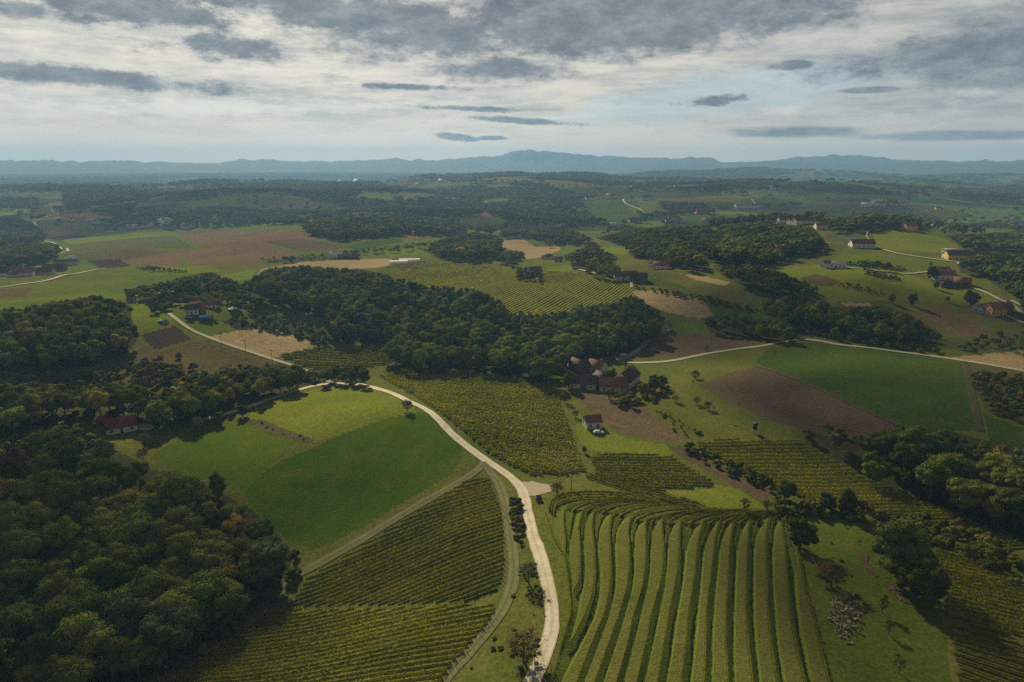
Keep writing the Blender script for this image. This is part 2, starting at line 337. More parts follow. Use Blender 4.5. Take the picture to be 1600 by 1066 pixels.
#PART2
# ------------------------------------------------------------------ ground, split into fields
FIELDS = [  # later entries lie over earlier ones (only one surface per place is built)
 ('pasture', 'pasture', [(0,280),(1600,280),(1600,1100),(0,1100)]),
 ('distant_farmland', 'farwild', None),
 ('scrubland', 'scrub', [(0,560),(60,585),(150,575),(230,540),(300,560),(400,590),(380,610),(290,625),(200,640),(120,640),(0,650)]),
 ('meadow', 'meadow', [(0,425),(160,420),(290,425),(380,405),(600,400),(700,400),(700,366),(640,366),(560,378),(480,366),(470,350),(300,354),(240,352),(190,358),(60,376),(0,380)]),
 ('meadow', 'meadow', [(60,452),(160,427),(270,425),(292,438),(230,455),(100,478),(0,490),(0,468)]),
 ('fallow_field', 'weedy', [(0,452),(52,449),(40,464),(0,466)]),
 ('maize_field', 'corn', [(68,355),(110,352),(122,365),(72,372)]),
 ('ploughed_field', 'darksoil', [(72,372),(122,365),(145,372),(90,377)]),
 ('maize_field', 'corn', [(66,342),(110,330),(185,337),(176,347),(80,346)]),
 ('meadow', 'bright', [(98,375),(180,366),(270,360),(278,366),(180,375),(110,382)]),
 ('olive_field', 'olive', [(104,384),(190,374),(272,368),(305,388),(215,389),(115,394)]),
 ('fallow_field', 'weedy', [(96,398),(218,387),(262,398),(262,408),(160,412),(110,402)]),
 ('maize_field', 'corn', [(185,408),(262,396),(284,408),(280,417),(200,414)]),
 ('ploughed_field', 'darksoil', [(135,408),(185,405),(205,416),(160,420)]),
 ('maize_field', 'corn', [(273,363),(345,358),(400,372),(475,402),(365,413),(320,390)]),
 ('maize_field', 'corn', [(254,393),(318,389),(362,412),(308,416)]),
 ('maize_field', 'corn', [(362,362),(465,358),(506,375),(478,378),(405,376)]),
 ('ploughed_field', 'plough', [(412,377),(472,373),(545,384),(550,388),(470,394)]),
 ('meadow', 'bright', [(235,414),(280,418),(330,414),(345,424),(280,430),(240,422)]),
 ('meadow', 'bright', [(340,432),(400,420),(395,436),(350,440)]),
 ('stubble_field', 'stubble', [(398,432),(410,420),(470,410),(560,405),(606,404),(625,410),(592,418),(520,422),(440,424)]),
 ('maize_field', 'corn', [(617,363),(655,360),(678,369),(645,376),(632,374)]),
 ('meadow', 'greenfar', [(540,385),(615,366),(630,377),(560,392)]),
 ('meadow', 'bright', [(600,392),(665,386),(662,395),(610,401)]),
 ('stubble_field', 'stubble', [(770,377),(818,374),(836,386),(872,385),(876,390),(850,402),(822,405),(818,394),(775,386)]),
 ('meadow', 'bright', [(924,388),(955,385),(985,390),(978,399),(935,394)]),
 ('hill_vineyard_ground', 'vinehill', [(590,421),(640,407),(720,412),(800,422),(850,432),(905,428),(955,436),(990,450),(990,462),(960,470),(900,484),(840,494),(790,490),(765,470),(690,452),(620,440)]),
 ('meadow', 'meadow', [(820,412),(900,408),(905,424),(870,425),(850,430),(800,421)]),
 ('vineyard_ground', 'vinehill', [(845,428),(862,424),(905,427),(893,440),(868,444),(842,440)]),
 ('meadow', 'bright', [(852,417),(890,414),(895,424),(858,427)]),
 ('olive_field', 'olive', [(962,412),(1010,414),(1080,428),(1120,440),(1180,456),(1160,468),(1080,452),(1000,432)]),
 ('meadow', 'greenfar', [(1000,432),(1060,444),(1075,452),(1010,446)]),
 ('stubble_field', 'stubble', [(984,455),(1010,453),(1060,460),(1098,469),(1115,493),(1092,498),(1050,490),(1015,478)]),
 ('meadow', 'greenfar', [(1100,470),(1140,474),(1190,486),(1215,500),(1160,500),(1118,494)]),
 ('stubble_field', 'stubble', [(1064,428),(1100,432),(1140,441),(1132,447),(1090,438)]),
 ('olive_field', 'olive', [(1025,444),(1100,458),(1180,468),(1190,482),(1140,474),(1060,460)]),
 ('meadow', 'meadow', [(1036,488),(1062,494),(1112,520),(1075,524),(1040,526),(1030,505)]),
 ('ploughed_field', 'plough2', [(984,562),(1012,538),(1042,522),(1112,521),(1184,536),(1140,545),(1060,558)]),
 ('meadow', 'bright', [(205,478),(262,468),(300,468),(280,480),(225,495),(208,498)]),
 ('meadow', 'meadow', [(205,498),(260,486),(275,502),(215,518)]),
 ('ploughed_field', 'darksoil', [(221,523),(274,509),(300,531),(241,547)]),
 ('meadow', 'meadow', [(288,512),(300,506),(345,499),(372,516),(321,527)]),
 ('ploughed_field', 'darksoil', [(346,502),(371,497),(402,512),(374,518)]),
 ('stubble_field', 'stubble', [(324,527),(372,516),(430,515),(500,539),(470,549),(428,559),(380,549)]),
 ('fallow_field', 'weedy', [(232,556),(302,533),(330,533),(395,553),(425,567),(440,572),(400,588),(320,598),(270,584)]),
 ('vineyard_ground', 'vine', [(432,556),(470,548),(510,540),(600,539),(645,545),(610,572),(560,578),(500,582),(470,572)]),
 ('meadow', 'bright', [(470,488),(400,472),(430,476),(512,508),(500,515)]),
 ('meadow', 'bright', [(398,640),(440,622),(520,602),(560,603),(600,612),(640,628),(652,643),(610,652),(560,668),(500,690),(470,686),(425,664),(385,655)]),
 ('bare_bank', 'scrub', [(372,655),(410,656),(450,672),(490,686),(484,694),(450,690),(410,676)]),
 ('crop_field', 'crop2', [(236,716),(262,694),(330,665),(380,660),(412,676),(450,688),(468,690),(440,712),(400,747),(386,768),(340,752),(280,738)]),
 ('crop_field', 'crop', [(660,644),(690,660),(708,672),(720,690),(724,712),(706,740),(640,780),(560,828),(500,858),(462,852),(425,826),(392,792),(384,768),(400,747),(440,720),(500,695),(560,670),(612,652)]),
 ('vineyard_ground', 'vine', [(745,740),(768,752),(786,800),(790,850),(790,905),(772,944),(600,952),(446,950),(470,908),(520,876),(640,806),(720,756)]),
 ('vineyard_ground', 'vinegold', [(425,955),(600,952),(778,945),(766,970),(742,1000),(700,1052),(680,1100),(200,1100),(262,1062),(330,1020),(385,985)]),
 ('grass_verge', 'meadow', [(790,800),(793,860),(792,910),(772,948),(742,990),(690,1062),(700,1062),(760,985),(796,930),(802,880),(796,820),(780,765),(756,740),(770,760)]),
 ('vineyard_ground', 'vine', [(588,587),(640,577),(720,579),(800,590),(857,600),(876,625),(887,660),(902,700),(920,738),(880,744),(830,744),(800,732),(760,707),(720,672),(680,642),(640,617)]),
 ('meadow', 'bright', [(893,640),(912,650),(935,668),(975,684),(1042,694),(1050,712),(1000,712),(930,704),(905,690)]),
 ('ploughed_field', 'plough2', [(893,613),(925,617),(985,628),(1008,636),(1038,662),(1078,688),(1040,690),(975,680),(936,657),(915,637)]),
 ('vineyard_ground', 'vine', [(918,714),(958,707),(1050,713),(1087,736),(1124,757),(1060,766),(1000,766),(955,752),(928,742)]),
 ('meadow', 'bright', [(1042,766),(1124,757),(1150,762),(1195,792),(1172,797),(1112,795),(1062,783)]),
 ('ploughed_field', 'plough', [(1043,697),(1060,696),(1112,724),(1160,744),(1202,762),(1204,786),(1178,779),(1120,744),(1080,723),(1052,707)]),
 ('vineyard_ground', 'vine', [(1080,690),(1150,687),(1250,689),(1268,700),(1330,735),(1410,772),(1490,802),(1560,835),(1600,850),(1600,905),(1500,842),(1400,815),(1330,802),(1280,790),(1204,762),(1130,724)]),
 ('meadow', 'greenfar', [(1180,567),(1200,545),(1262,533),(1330,543),(1420,553),(1508,567),(1515,600),(1531,674),(1450,672),(1402,664),(1290,612),(1214,580)]),
 ('ploughed_field', 'plough', [(1090,601),(1140,584),(1184,571),(1220,584),(1290,614),(1350,641),(1408,666),(1392,674),(1332,687),(1262,674),(1200,655),(1130,625)]),
 ('orchard_ground', 'scrub', [(1512,569),(1600,582),(1600,664),(1545,646),(1518,602)]),
 ('meadow', 'greenfar', [(1536,648),(1600,668),(1600,705),(1545,690)]),
 ('stubble_field', 'stubble', [(1478,559),(1520,555),(1600,547),(1600,581),(1540,569)]),
 ('maize_field', 'corn', [(1420,488),(1472,481),(1512,499),(1548,520),(1505,526),(1462,512)]),
 ('stubble_field', 'stubble', [(1315,474),(1360,473),(1362,479),(1320,478)]),
 ('meadow', 'bright', [(1213,420),(1280,415),(1340,417),(1400,424),(1440,436),(1470,450),(1540,458),(1566,468),(1552,477),(1500,476),(1440,470),(1380,470),(1300,474),(1270,458),(1250,440)]),
 ('fallow_field', 'weedy', [(1250,434),(1275,428),(1315,440),(1300,449),(1262,444)]),
 ('olive_field', 'olive', [(1208,415),(1250,398),(1300,380),(1325,384),(1312,396),(1300,412),(1260,414)]),
 ('meadow', 'meadow', [(1310,396),(1380,394),(1450,404),(1510,414),(1440,425),(1360,414),(1300,410)]),
 ('olive_field', 'olive', [(1290,366),(1345,362),(1350,370),(1320,378),(1295,378)]),
 ('meadow', 'bright', [(1364,364),(1400,361),(1445,363),(1480,374),(1504,390),(1460,394),(1400,392),(1368,386)]),
 ('meadow', 'meadow', [(880,353),(930,350),(955,352),(940,368),(900,364)]),
 ('meadow', 'bright', [(975,350),(1030,345),(1040,352),(1000,358)]),
 ('meadow', 'greenfar', [(905,314),(960,313),(1008,343),(960,350),(930,345)]),
 ('olive_field', 'vine', [(880,296),(980,290),(985,312),(930,312),(900,306)]),
 ('olive_field', 'vine', [(985,300),(1180,300),(1180,320),(1080,326),(1010,338)]),
 ('meadow', 'meadow', [(1180,322),(1225,330),(1200,338),(1110,334)]),
 ('olive_field', 'olive', [(1180,330),(1300,318),(1340,312),(1300,330),(1240,345)]),
 ('hill_vineyard_ground', 'vine', [(1280,345),(1330,310),(1460,322),(1520,338),(1440,345),(1400,352)]),
 ('hill_vineyard_ground', 'vine', [(580,284),(640,280),(720,285),(760,292),(700,296),(620,294)]),
 ('meadow', 'meadow', [(745,312),(790,308),(800,316),(760,322)]),
 ('stubble_field', 'corn', [(724,346),(760,328),(768,338),(735,352)]),
 ('meadow', 'bright', [(735,352),(768,336),(792,344),(780,350)]),
 ('meadow', 'bright', [(0,330),(40,326),(60,332),(0,338)]),
 ('vineyard_ground', 'vine', [(0,302),(60,298),(90,306),(40,312),(0,310)]),
 ('meadow', 'bright', [(238,340),(262,338),(272,346),(250,347)]),
 ('meadow', 'bright', [(318,342),(345,338),(350,346),(330,350)]),
 ('olive_field', 'corn', [(452,338),(495,336),(490,343),(465,345)]),
 ('meadow', 'bright', [(1520,575),(1520,576),(1521,576)]),
 ('grass_slope', 'meadow', [(1236,810),(1290,795),(1360,812),(1375,850),(1390,880),(1470,950),(1500,1040),(1480,1100),(1300,1100),(1290,1040),(1262,930),(1240,850)]),
 ('vineyard_ground', 'vinegold', [(1452,850),(1520,862),(1600,905),(1600,1100),(1490,1100),(1480,1000),(1466,930)]),
]
WOODS = {   # outline of the canopy, spacing, height range, palette, words for the label
 'lowleft': ([(-60,706),(30,684),(70,666),(110,660),(140,676),(165,694),(190,708),(215,722),(245,736),(290,742),(335,765),(385,790),(425,826),(462,872),(440,905),(400,945),(330,1000),(240,1050),(180,1100),(-60,1100)], 7.6, (9,17), 'a', 'in the dense wood below the red roofed house'),
 'midleft': ([(-60,600),(30,597),(90,598),(150,592),(200,600),(240,612),(290,600),(290,645),(262,668),(220,662),(205,648),(160,655),(120,656),(70,662),(30,680),(-60,700)], 7.2, (9,14), 'a', 'in the belt of trees behind the red roofed house'),
 'row': ([(270,592),(310,580),(345,572),(390,568),(440,568),(478,574),(500,580),(502,602),(470,608),(430,618),(390,630),(350,645),(300,660),(275,660)], 7.0, (10,13), 'b', 'in the tree line beside the gravel road'),
 'row2': ([(502,580),(530,568),(572,572),(572,604),(540,602),(505,602)], 6.0, (7,10), 'b', 'in the tree clump where the roads meet'),
 'lefthill': ([(-60,492),(40,478),(90,470),(150,462),(195,474),(208,500),(216,528),(200,552),(130,575),(60,584),(-60,588)], 7.5, (11,15), 'a', 'in the wood left of the ploughed plots'),
 'centre': ([(352,458),(392,436),(420,418),(480,414),(560,420),(600,428),(660,444),(700,448),(742,450),(780,468),(786,482),(840,488),(880,486),(900,476),(960,474),(985,460),(1004,468),(1034,490),(1036,512),(1010,540),(980,552),(920,562),(880,574),(862,606),(800,590),(720,582),(600,584),(610,560),(640,545),(590,540),(530,534),(515,512),(512,500),(470,486),(400,470)], 8.4, (9,16), 'a', 'in the large wood in the central valley'),
 'hedgemid': ([(390,486),(430,490),(480,506),(540,530),(560,538),(500,540),(450,520),(398,508)], 6., (5,7), 'b', 'in the hedge beside the straw field'),
 'rightlow': ([(1255,668),(1290,660),(1335,678),(1390,676),(1420,662),(1480,672),(1540,688),(1660,700),(1660,880),(1560,832),(1520,812),(1440,780),(1380,762),(1330,738),(1285,714),(1258,700)], 7.6, (8,17), 'd', 'in the dark wood below the ploughed field'),
 'rmid1': ([(1100,498),(1140,488),(1180,496),(1210,500),(1262,510),(1262,524),(1230,534),(1190,534),(1150,524),(1108,520)], 7, (8,12), 'a', 'in the wood beside the road bend'),
 'rmid2': ([(1190,472),(1240,458),(1290,472),(1300,480),(1380,478),(1420,490),(1440,505),(1470,520),(1468,538),(1400,538),(1330,530),(1290,520),(1240,512),(1195,492)], 8, (10,14), 'd', 'in the wood above the right hand road'),
 'rmid3': ([(1112,415),(1180,412),(1220,425),(1262,440),(1292,462),(1240,466),(1200,462),(1160,446),(1130,432)], 9, (11,16), 'a', 'in the wooded gully right of the hill'),
 'rhill': ([(1078,380),(1130,352),(1200,348),(1270,355),(1292,380),(1270,392),(1240,400),(1200,416),(1140,414),(1112,412),(1090,395)], 9, (11,16), 'a', 'on the wooded hill right of centre'),
 'mid4': ([(930,372),(990,356),(1060,352),(1110,350),(1110,372),(1078,384),(1112,412),(1100,424),(1060,420),(1030,412),(985,400),(980,386)], 9, (8,13), 'a', 'in the wood behind the hill farm'),
 'fmid': ([(468,352),(500,342),(560,334),(620,334),(700,346),(728,355),(730,366),(700,368),(640,364),(600,370),(520,376),(480,366)], 10, (11,15), 'a', 'in the long wood behind the brown fields'),
 'mid5': ([(660,392),(690,372),(740,362),(785,370),(772,378),(785,388),(784,404),(740,410),(690,404)], 9, (10,14), 'a', 'in the copse beyond the hill vineyard'),
 'mid6': ([(785,360),(850,356),(900,360),(928,374),(905,384),(870,382),(830,372),(775,372)], 9, (9,12), 'a', 'in the tree belt behind the straw fields'),
 'farm1': ([(880,400),(930,378),(965,402),(962,414),(910,418),(885,410)], 11, (5,9), 'b', 'among the hill farms'),
 'farm2': ([(782,392),(818,392),(820,404),(800,416),(782,412)], 9, (6,10), 'b', 'among the hill farms'),
 'farm3': ([(918,412),(968,414),(972,434),(950,436),(914,428)], 7, (8,11), 'b', 'beside the hilltop farm road'),
 'hedge2': ([(190,452),(250,440),(330,424),(345,432),(372,438),(372,460),(330,464),(240,470),(200,466)], 8, (7,12), 'b', 'in the hedgerow behind the blue roofed barn'),
 'hedge3': ([(205,418),(232,414),(300,422),(290,428),(230,424)], 7, (5,7), 'b', 'in the hedgerow on the plain'),
 'left2': ([(-60,340),(20,336),(58,352),(72,368),(70,376),(0,388),(-60,388)], 9, (10,14), 'a', 'in the wood by the white road'),
 'left3': ([(-60,386),(40,378),(88,380),(94,398),(70,410),(0,426),(-60,426)], 9, (11,15), 'a', 'in the round wood above the red roofed village'),
 'strip': ([(400,402),(480,396),(600,384),(700,372),(700,384),(640,392),(560,402),(480,408),(420,412)], 12, (5,9), 'b', 'in the strip of trees on the plain'),
 'right2': ([(1505,396),(1560,392),(1660,390),(1660,540),(1600,500),(1600,470),(1570,455),(1540,435),(1500,425)], 9, (9,14), 'a', 'in the wood on the right hand edge'),
 'right3': ([(1300,340),(1370,328),(1465,336),(1470,350),(1400,356),(1300,362)], 10, (10,14), 'a', 'in the wood below the far village'),
 'right4': ([(1480,368),(1600,360),(1660,360),(1660,392),(1560,396),(1510,392)], 10, (9,13), 'a', 'in the wood on the right hand edge'),
 'right5': ([(1318,408),(1360,404),(1412,414),(1415,424),(1370,424),(1325,416)], 8, (6,9), 'b', 'in the copse between the green fields'),
 'cen2': ([(1030,313),(1100,316),(1105,328),(1060,334),(1030,324)], 10, (10,14), 'a', 'in the dark copse on the far slope'),
 'leftv': ([(300,520),(300,521),(301,521)], 9, (9,12), 'b', ''),
}
NONFAR = []     # polygons where far woods may not grow: every explicit field and wood
def build_ground():
    rad = 78 * (11500 / 78.) ** np.linspace(0, 1, 850)
    ang = R(-68) + R(136) * np.linspace(0, 1, 260); ang = np.unique(np.concatenate([ang[np.abs(ang) > R(43.5)], np.linspace(R(-43.5), R(43.5), 1080)]))
    nr, na = len(rad), len(ang)
    RR, AA = np.meshgrid(rad, ang, indexing='ij'); X = RR * np.sin(AA); Y = RR * np.cos(AA)
    Z = height(X, Y)
    px, py = project(X, Y, Z)
    sink = inpoly(px.ravel(), py.ravel(), TERR_POLY).reshape(px.shape)
    Zs = Z - np.where(sink, 2.2, 0)
    idx = np.arange(nr * na).reshape(nr, na)
    Q = np.stack([idx[:-1, :-1], idx[:-1, 1:], idx[1:, 1:], idx[1:, :-1]], -1).reshape(-1, 4)[:, ::-1]
    c = lambda A: ((A[:-1, :-1] + A[:-1, 1:] + A[1:, 1:] + A[1:, :-1]) / 4).ravel()
    cx, cy, cz = c(X), c(Y), c(Z); fx, fy = project(cx, cy, cz); cr = np.hypot(cx, cy)
    jit = np.interp(cr, [100, 400, 1500], [1.6, 1.0, .6])
    fx2 = fx + jit * fbm(cx / 3, cy / 3, 41, 2) * 1.6; fy2 = fy + jit * .7 * fbm(cx / 3 + 50, cy / 3, 43, 2)
    own = np.zeros(len(Q), int)
    own[cr > 1150] = 1
    own[cy < 60] = 0
    for k, (nm, mt, poly) in enumerate(FIELDS):
        if k < 2: continue
        near = cr < 7000
        inn = inpoly(fx2, fy2, poly) & near; own[inn] = k
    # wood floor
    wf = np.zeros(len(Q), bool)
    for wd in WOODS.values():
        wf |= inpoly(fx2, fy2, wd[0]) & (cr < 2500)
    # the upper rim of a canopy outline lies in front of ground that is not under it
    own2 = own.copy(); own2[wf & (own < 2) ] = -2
    for k in list(range(len(FIELDS))) + [-2]:
        sel = own2 == k
        if not sel.any(): continue
        q = Q[sel]; u, inv = np.unique(q, return_inverse=True); inv = inv.reshape(q.shape)
        V = np.stack([X.ravel()[u], Y.ravel()[u], Zs.ravel()[u]], -1)
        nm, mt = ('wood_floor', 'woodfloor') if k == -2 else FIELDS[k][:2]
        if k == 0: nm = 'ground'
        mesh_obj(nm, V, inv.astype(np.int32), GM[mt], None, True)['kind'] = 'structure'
TERR_POLY = [(862,800),(884,797),(908,800),(960,804),(1010,819),(1100,820),(1160,820),(1216,818),(1246,905),(1262,930),(1296,1075),(1296,1200),(840,1200),(866,1066),(880,1010),(892,965),(892,930),(884,872),(872,835)]

# ------------------------------------------------------------------ roads and tracks
def catmull(P, step):
    P = np.asarray(P, float); Q = np.vstack([2 * P[0] - P[1], P, 2 * P[-1] - P[-2]]); out = []
    for i in range(1, len(Q) - 2):
        n = max(2, int(np.linalg.norm(Q[i + 1] - Q[i]) / step)); t = np.linspace(0, 1, n, endpoint=False)[:, None]
        out.append(.5 * (2 * Q[i] + (Q[i + 1] - Q[i - 1]) * t + (2 * Q[i - 1] - 5 * Q[i] + 4 * Q[i + 1] - Q[i + 2]) * t ** 2 + (3 * Q[i] - Q[i - 1] - 3 * Q[i + 1] + Q[i + 2]) * t ** 3))
    return np.vstack(out + [Q[-2:-1]])
def ribbon(name, pts, width, mat, step=1.2, lift=.07, edge=.15):
    W = cast([p[0] for p in pts], [p[1] for p in pts])[:, :2]
    C = catmull(W, step); d = np.gradient(C, axis=0); L = np.hypot(d[:, 0], d[:, 1])[:, None] + 1e-9
    nrm = np.stack([d[:, 1], -d[:, 0]], -1) / L
    K = np.linspace(-1, 1, 7); n = len(C)
    wd = width / 2 * (1 + edge * fbm(C[:, 0] / 6, C[:, 1] / 6, 77, 2))[:, None]
    X = C[:, 0:1] + nrm[:, 0:1] * K * wd; Y = C[:, 1:2] + nrm[:, 1:2] * K * wd
    Z = height(X, Y) + lift + np.hypot(X, Y) * .00045 + .04 * (1 - K * K)
    idx = np.arange(n * 7).reshape(n, 7)
    Q = np.stack([idx[:-1, :-1], idx[:-1, 1:], idx[1:, 1:], idx[1:, :-1]], -1).reshape(-1, 4)[:, ::-1]
    V = np.stack([X.ravel(), Y.ravel(), Z.ravel()], -1)
    o = mesh_obj(name, V, Q[:, ::-1], mat, None, True); o['kind'] = 'structure'
    at = o.data.attributes.new('across', 'FLOAT', 'POINT'); at.data.foreach_set('value', np.tile(K, n).astype(np.float32))
    return o
def road_mat(name, c, ctr, verge):
    m, t = new_mat(name); P = t.node('ShaderNodeTexCoord').outputs['Object']
    a = t.node('ShaderNodeAttribute', attribute_name='across'); ab = t.m('ABSOLUTE', a.outputs['Fac'])
    n = t.noise(P, 1.3, 5, .7); n2_ = t.noise(P, .25, 4, .6)
    ab = t.m('ADD', ab, t.m('MULTIPLY', t.m('SUBTRACT', n, .5), .35))
    col = t.mix(t.ss(ab, .05, .35), ctr, c); col = t.mix(t.ss(ab, .72, .98), col, verge)
    mul = t.node('ShaderNodeVectorMath', operation='SCALE'); t.put(mul.inputs[0], col)
    t.put(mul.inputs['Scale'], t.m('MULTIPLY', t.ss(n, .3, .7, .86, 1.1), t.ss(n2_, .3, .7, .84, 1.06)))
    return finish(m, t, mul.outputs[0], .95, n, .4, .05, .1)
MR = road_mat('white gravel road', (.45, .395, .30), (.36, .325, .24), (.30, .26, .17))
MR2 = road_mat('far pale road', (.33, .30, .23), (.28, .26, .19), (.20, .20, .11))
MT = road_mat('grass wheel track', (.125, .112, .050), (.075, .088, .022), (.080, .092, .020))
MR3 = road_mat('pale wheel track', (.34, .31, .22), (.12, .13, .05), (.12, .125, .045))
MA = road_mat('asphalt lane', (.24, .235, .225), (.24, .235, .225), (.17, .16, .12))
ME = road_mat('field edge', (.06, .052, .022), (.06, .052, .022), (.07, .075, .022))
def build_roads():
    ribbon('road', [(826,1110),(832,1066),(845,1035),(856,1005),(862,980),(862,950),(857,920),(850,890),(841,860),(832,835),(826,810),(822,790),(815,765),(800,748),(780,733),(757,718),(735,702),(715,686),(700,672),(683,654),(665,640),(640,628),(610,614),(575,604),(545,600),(515,600),(480,606),(440,618),(400,632),(360,645),(320,656)], 3.5, MR)
    ribbon('track', [(520,600),(500,588),(470,576),(440,566),(400,553),(360,540),(325,527),(295,513),(277,500),(264,490)], 2.5, MR3, 2)
    ribbon('road', [(968,567),(985,567),(1010,567),(1050,564),(1100,554),(1150,546),(1190,541),(1225,534),(1255,531),(1280,533),(1320,540),(1380,547),(1450,556),(1520,566),(1640,588)], 3.6, MR2, 2)
    ribbon('road', [(966,563),(985,555),(1000,545),(1012,532)], 4.2, MA, 2)
    ribbon('track', [(757,724),(742,738),(700,764),(650,792),(600,822),(550,852),(500,880),(460,902),(430,935),(380,980),(300,1030),(230,1066),(150,1100)], 3.4, MT)
    ribbon('track', [(756,722),(766,738),(780,758),(790,790),(796,830),(802,870),(801,910),(786,950),(762,985),(730,1022),(690,1066),(660,1100)], 3.2, MT)
    ribbon('field_edge', [(1508,568),(1514,596),(1520,626),(1527,655),(1532,674)], 2.6, ME, 2)
    ribbon('field_edge', [(1180,572),(1214,582),(1290,613),(1350,641),(1404,665)], 1.6, ME, 2)
    ribbon('road', [(1558,596),(1530,640),(1545,652),(1600,668)], 2.6, MT, 2) if 0 else None
    for p, wd in [([(52,346),(58,356),(60,366)], 7), ([(70,377),(90,384),(106,391),(100,394),(92,397)], 5), ([(94,340),(66,344),(54,348)], 4), ([(80,328),(84,333),(92,334),(70,340)], 5),
                  ([(0,450),(40,444),(90,434),(140,424),(165,420)], 5), ([(1600,494),(1585,480),(1565,470),(1545,460),(1520,450),(1500,446)], 4.2),
                  ([(1360,387),(1372,388),(1400,396),(1450,404),(1490,409),(1530,412)], 5), ([(1357,362),(1354,368),(1358,376)], 2.2), ([(1315,418),(1360,422),(1410,428),(1450,425)], 4),
                  ([(980,303),(974,314),(990,324),(1006,333)], 7), ([(1175,312),(1180,320),(1176,323)], 8), ([(1480,312),(1520,318),(1560,322),(1600,324)], 8), ([(983,436),(986,442),(987,450)], 3.2), ([(895,420),(915,424),(930,428)], 5),
                  ([(200,464),(240,460),(280,455),(340,450)], 4), ([(1540,476),(1560,488),(1600,506)], 3.5), ([(1600,480),(1580,470)], 4)]:
        ribbon('road', p, wd * .7, MR2, 6, .25)
    # white gravel lay-by at the fork
    P = cast([818,845,862,864,850,835,822,815], [753,755,761,768,771,775,772,762]); c = P.mean(0)
    V = [(c[0], c[1], float(height(c[0], c[1])) + .14)]; ring = catmull(np.vstack([P, P[:1]])[:, :2], .5)[:-1]; cc = ring.mean(0); ring = cc + (ring - cc) * (1 + .22 * fbm(ring[:, 0] / 1.7, ring[:, 1] / 1.7, 15, 3))[:, None]
    for q in ring:
        for f in (1,): V.append((q[0], q[1], float(height(q[0], q[1])) + .1))
    F = [(0, 1 + i, 1 + (i + 1) % len(ring)) for i in range(len(ring))]
    mesh_obj('gravel_patch', V, F, flat_mat('white rubble', (.40, .35, .26), .3, .9, .95, .1, (.24, .21, .13)))['kind'] = 'structure'

# ------------------------------------------------------------------ trees
PAL = {0: ('dark green', leaf_mat('dark green leaves', (0.0483, 0.0709, 0.0145), (0.0805, 0.1063, 0.0193), (0.1288, 0.1320, 0.0257))),
       1: ('green', leaf_mat('green leaves', (0.0741, 0.1031, 0.0161), (0.1257, 0.1514, 0.0226), (0.1852, 0.1740, 0.0290))),
       2: ('olive green', leaf_mat('olive leaves', (0.0837, 0.0998, 0.0210), (0.1353, 0.1418, 0.0290), (0.2013, 0.1610, 0.0322))),
       3: ('yellowing', leaf_mat('yellowing leaves', (0.1530, 0.1369, 0.0226), (0.2335, 0.1932, 0.0290), (0.3382, 0.2013, 0.0322))),
       4: ('rusty brown', leaf_mat('rusty leaves', (.085, .066, .028), (.125, .090, .034), (.17, .110, .036))),
       5: ('grey green', leaf_mat('grey green leaves', (0.0676, 0.0902, 0.0387), (0.1063, 0.1288, 0.0580), (0.1530, 0.1691, 0.0805)))}
WEIGHT = {'a': (.30, .34, .24, .045, .015, .06), 'b': (.30, .32, .24, .05, .03, .06), 'd': (.42, .28, .20, .03, .01, .06)}
MBARK = flat_mat('bark', (.085, .065, .045), .35, 2.)
def ico(sub=1):
    p = (1 + 5 ** .5) / 2
    V = [(-1,p,0),(1,p,0),(-1,-p,0),(1,-p,0),(0,-1,p),(0,1,p),(0,-1,-p),(0,1,-p),(p,0,-1),(p,0,1),(-p,0,-1),(-p,0,1)]
    F = [(0,11,5),(0,5,1),(0,1,7),(0,7,10),(0,10,11),(1,5,9),(5,11,4),(11,10,2),(10,7,6),(7,1,8),(3,9,4),(3,4,2),(3,2,6),(3,6,8),(3,8,9),(4,9,5),(2,4,11),(6,2,10),(8,6,7),(9,8,1)]
    V = [np.array(v) / np.linalg.norm(v) for v in V]
    for _ in range(sub):
        cache = {}; NF = []
        def mid(a, b):
            k = (min(a, b), max(a, b))
            if k not in cache: m_ = V[a] + V[b]; V.append(m_ / np.linalg.norm(m_)); cache[k] = len(V) - 1
            return cache[k]
        for a, b, c in F:
            x, y, z = mid(a, b), mid(b, c), mid(c, a); NF += [(a, x, z), (b, y, x), (c, z, y), (x, y, z)]
        F = NF
    return np.array(V), np.array(F)
ICO1, ICO1F = ico(1); ICO0, ICO0F = ico(0)
def leaves(C, N, size, jit, r):
    """quads centred on C facing N"""
    n = len(C); N = N + r.normal(0, jit, (n, 3)); N /= np.linalg.norm(N, axis=1)[:, None] + 1e-9
    A = np.cross(N, r.normal(0, 1, (n, 3))); A /= np.linalg.norm(A, axis=1)[:, None] + 1e-9; B = np.cross(N, A)
    s1 = size * r.uniform(.6, 1.35, (n, 1)); s2 = s1 * r.uniform(.5, .95, (n, 1))
    bend = N * s1 * .25
    V = np.stack([C - A * s1 - bend, C - B * s2, C + A * s1 - bend, C + B * s2], 1).reshape(-1, 3)
    return V, np.arange(4 * n).reshape(n, 4)
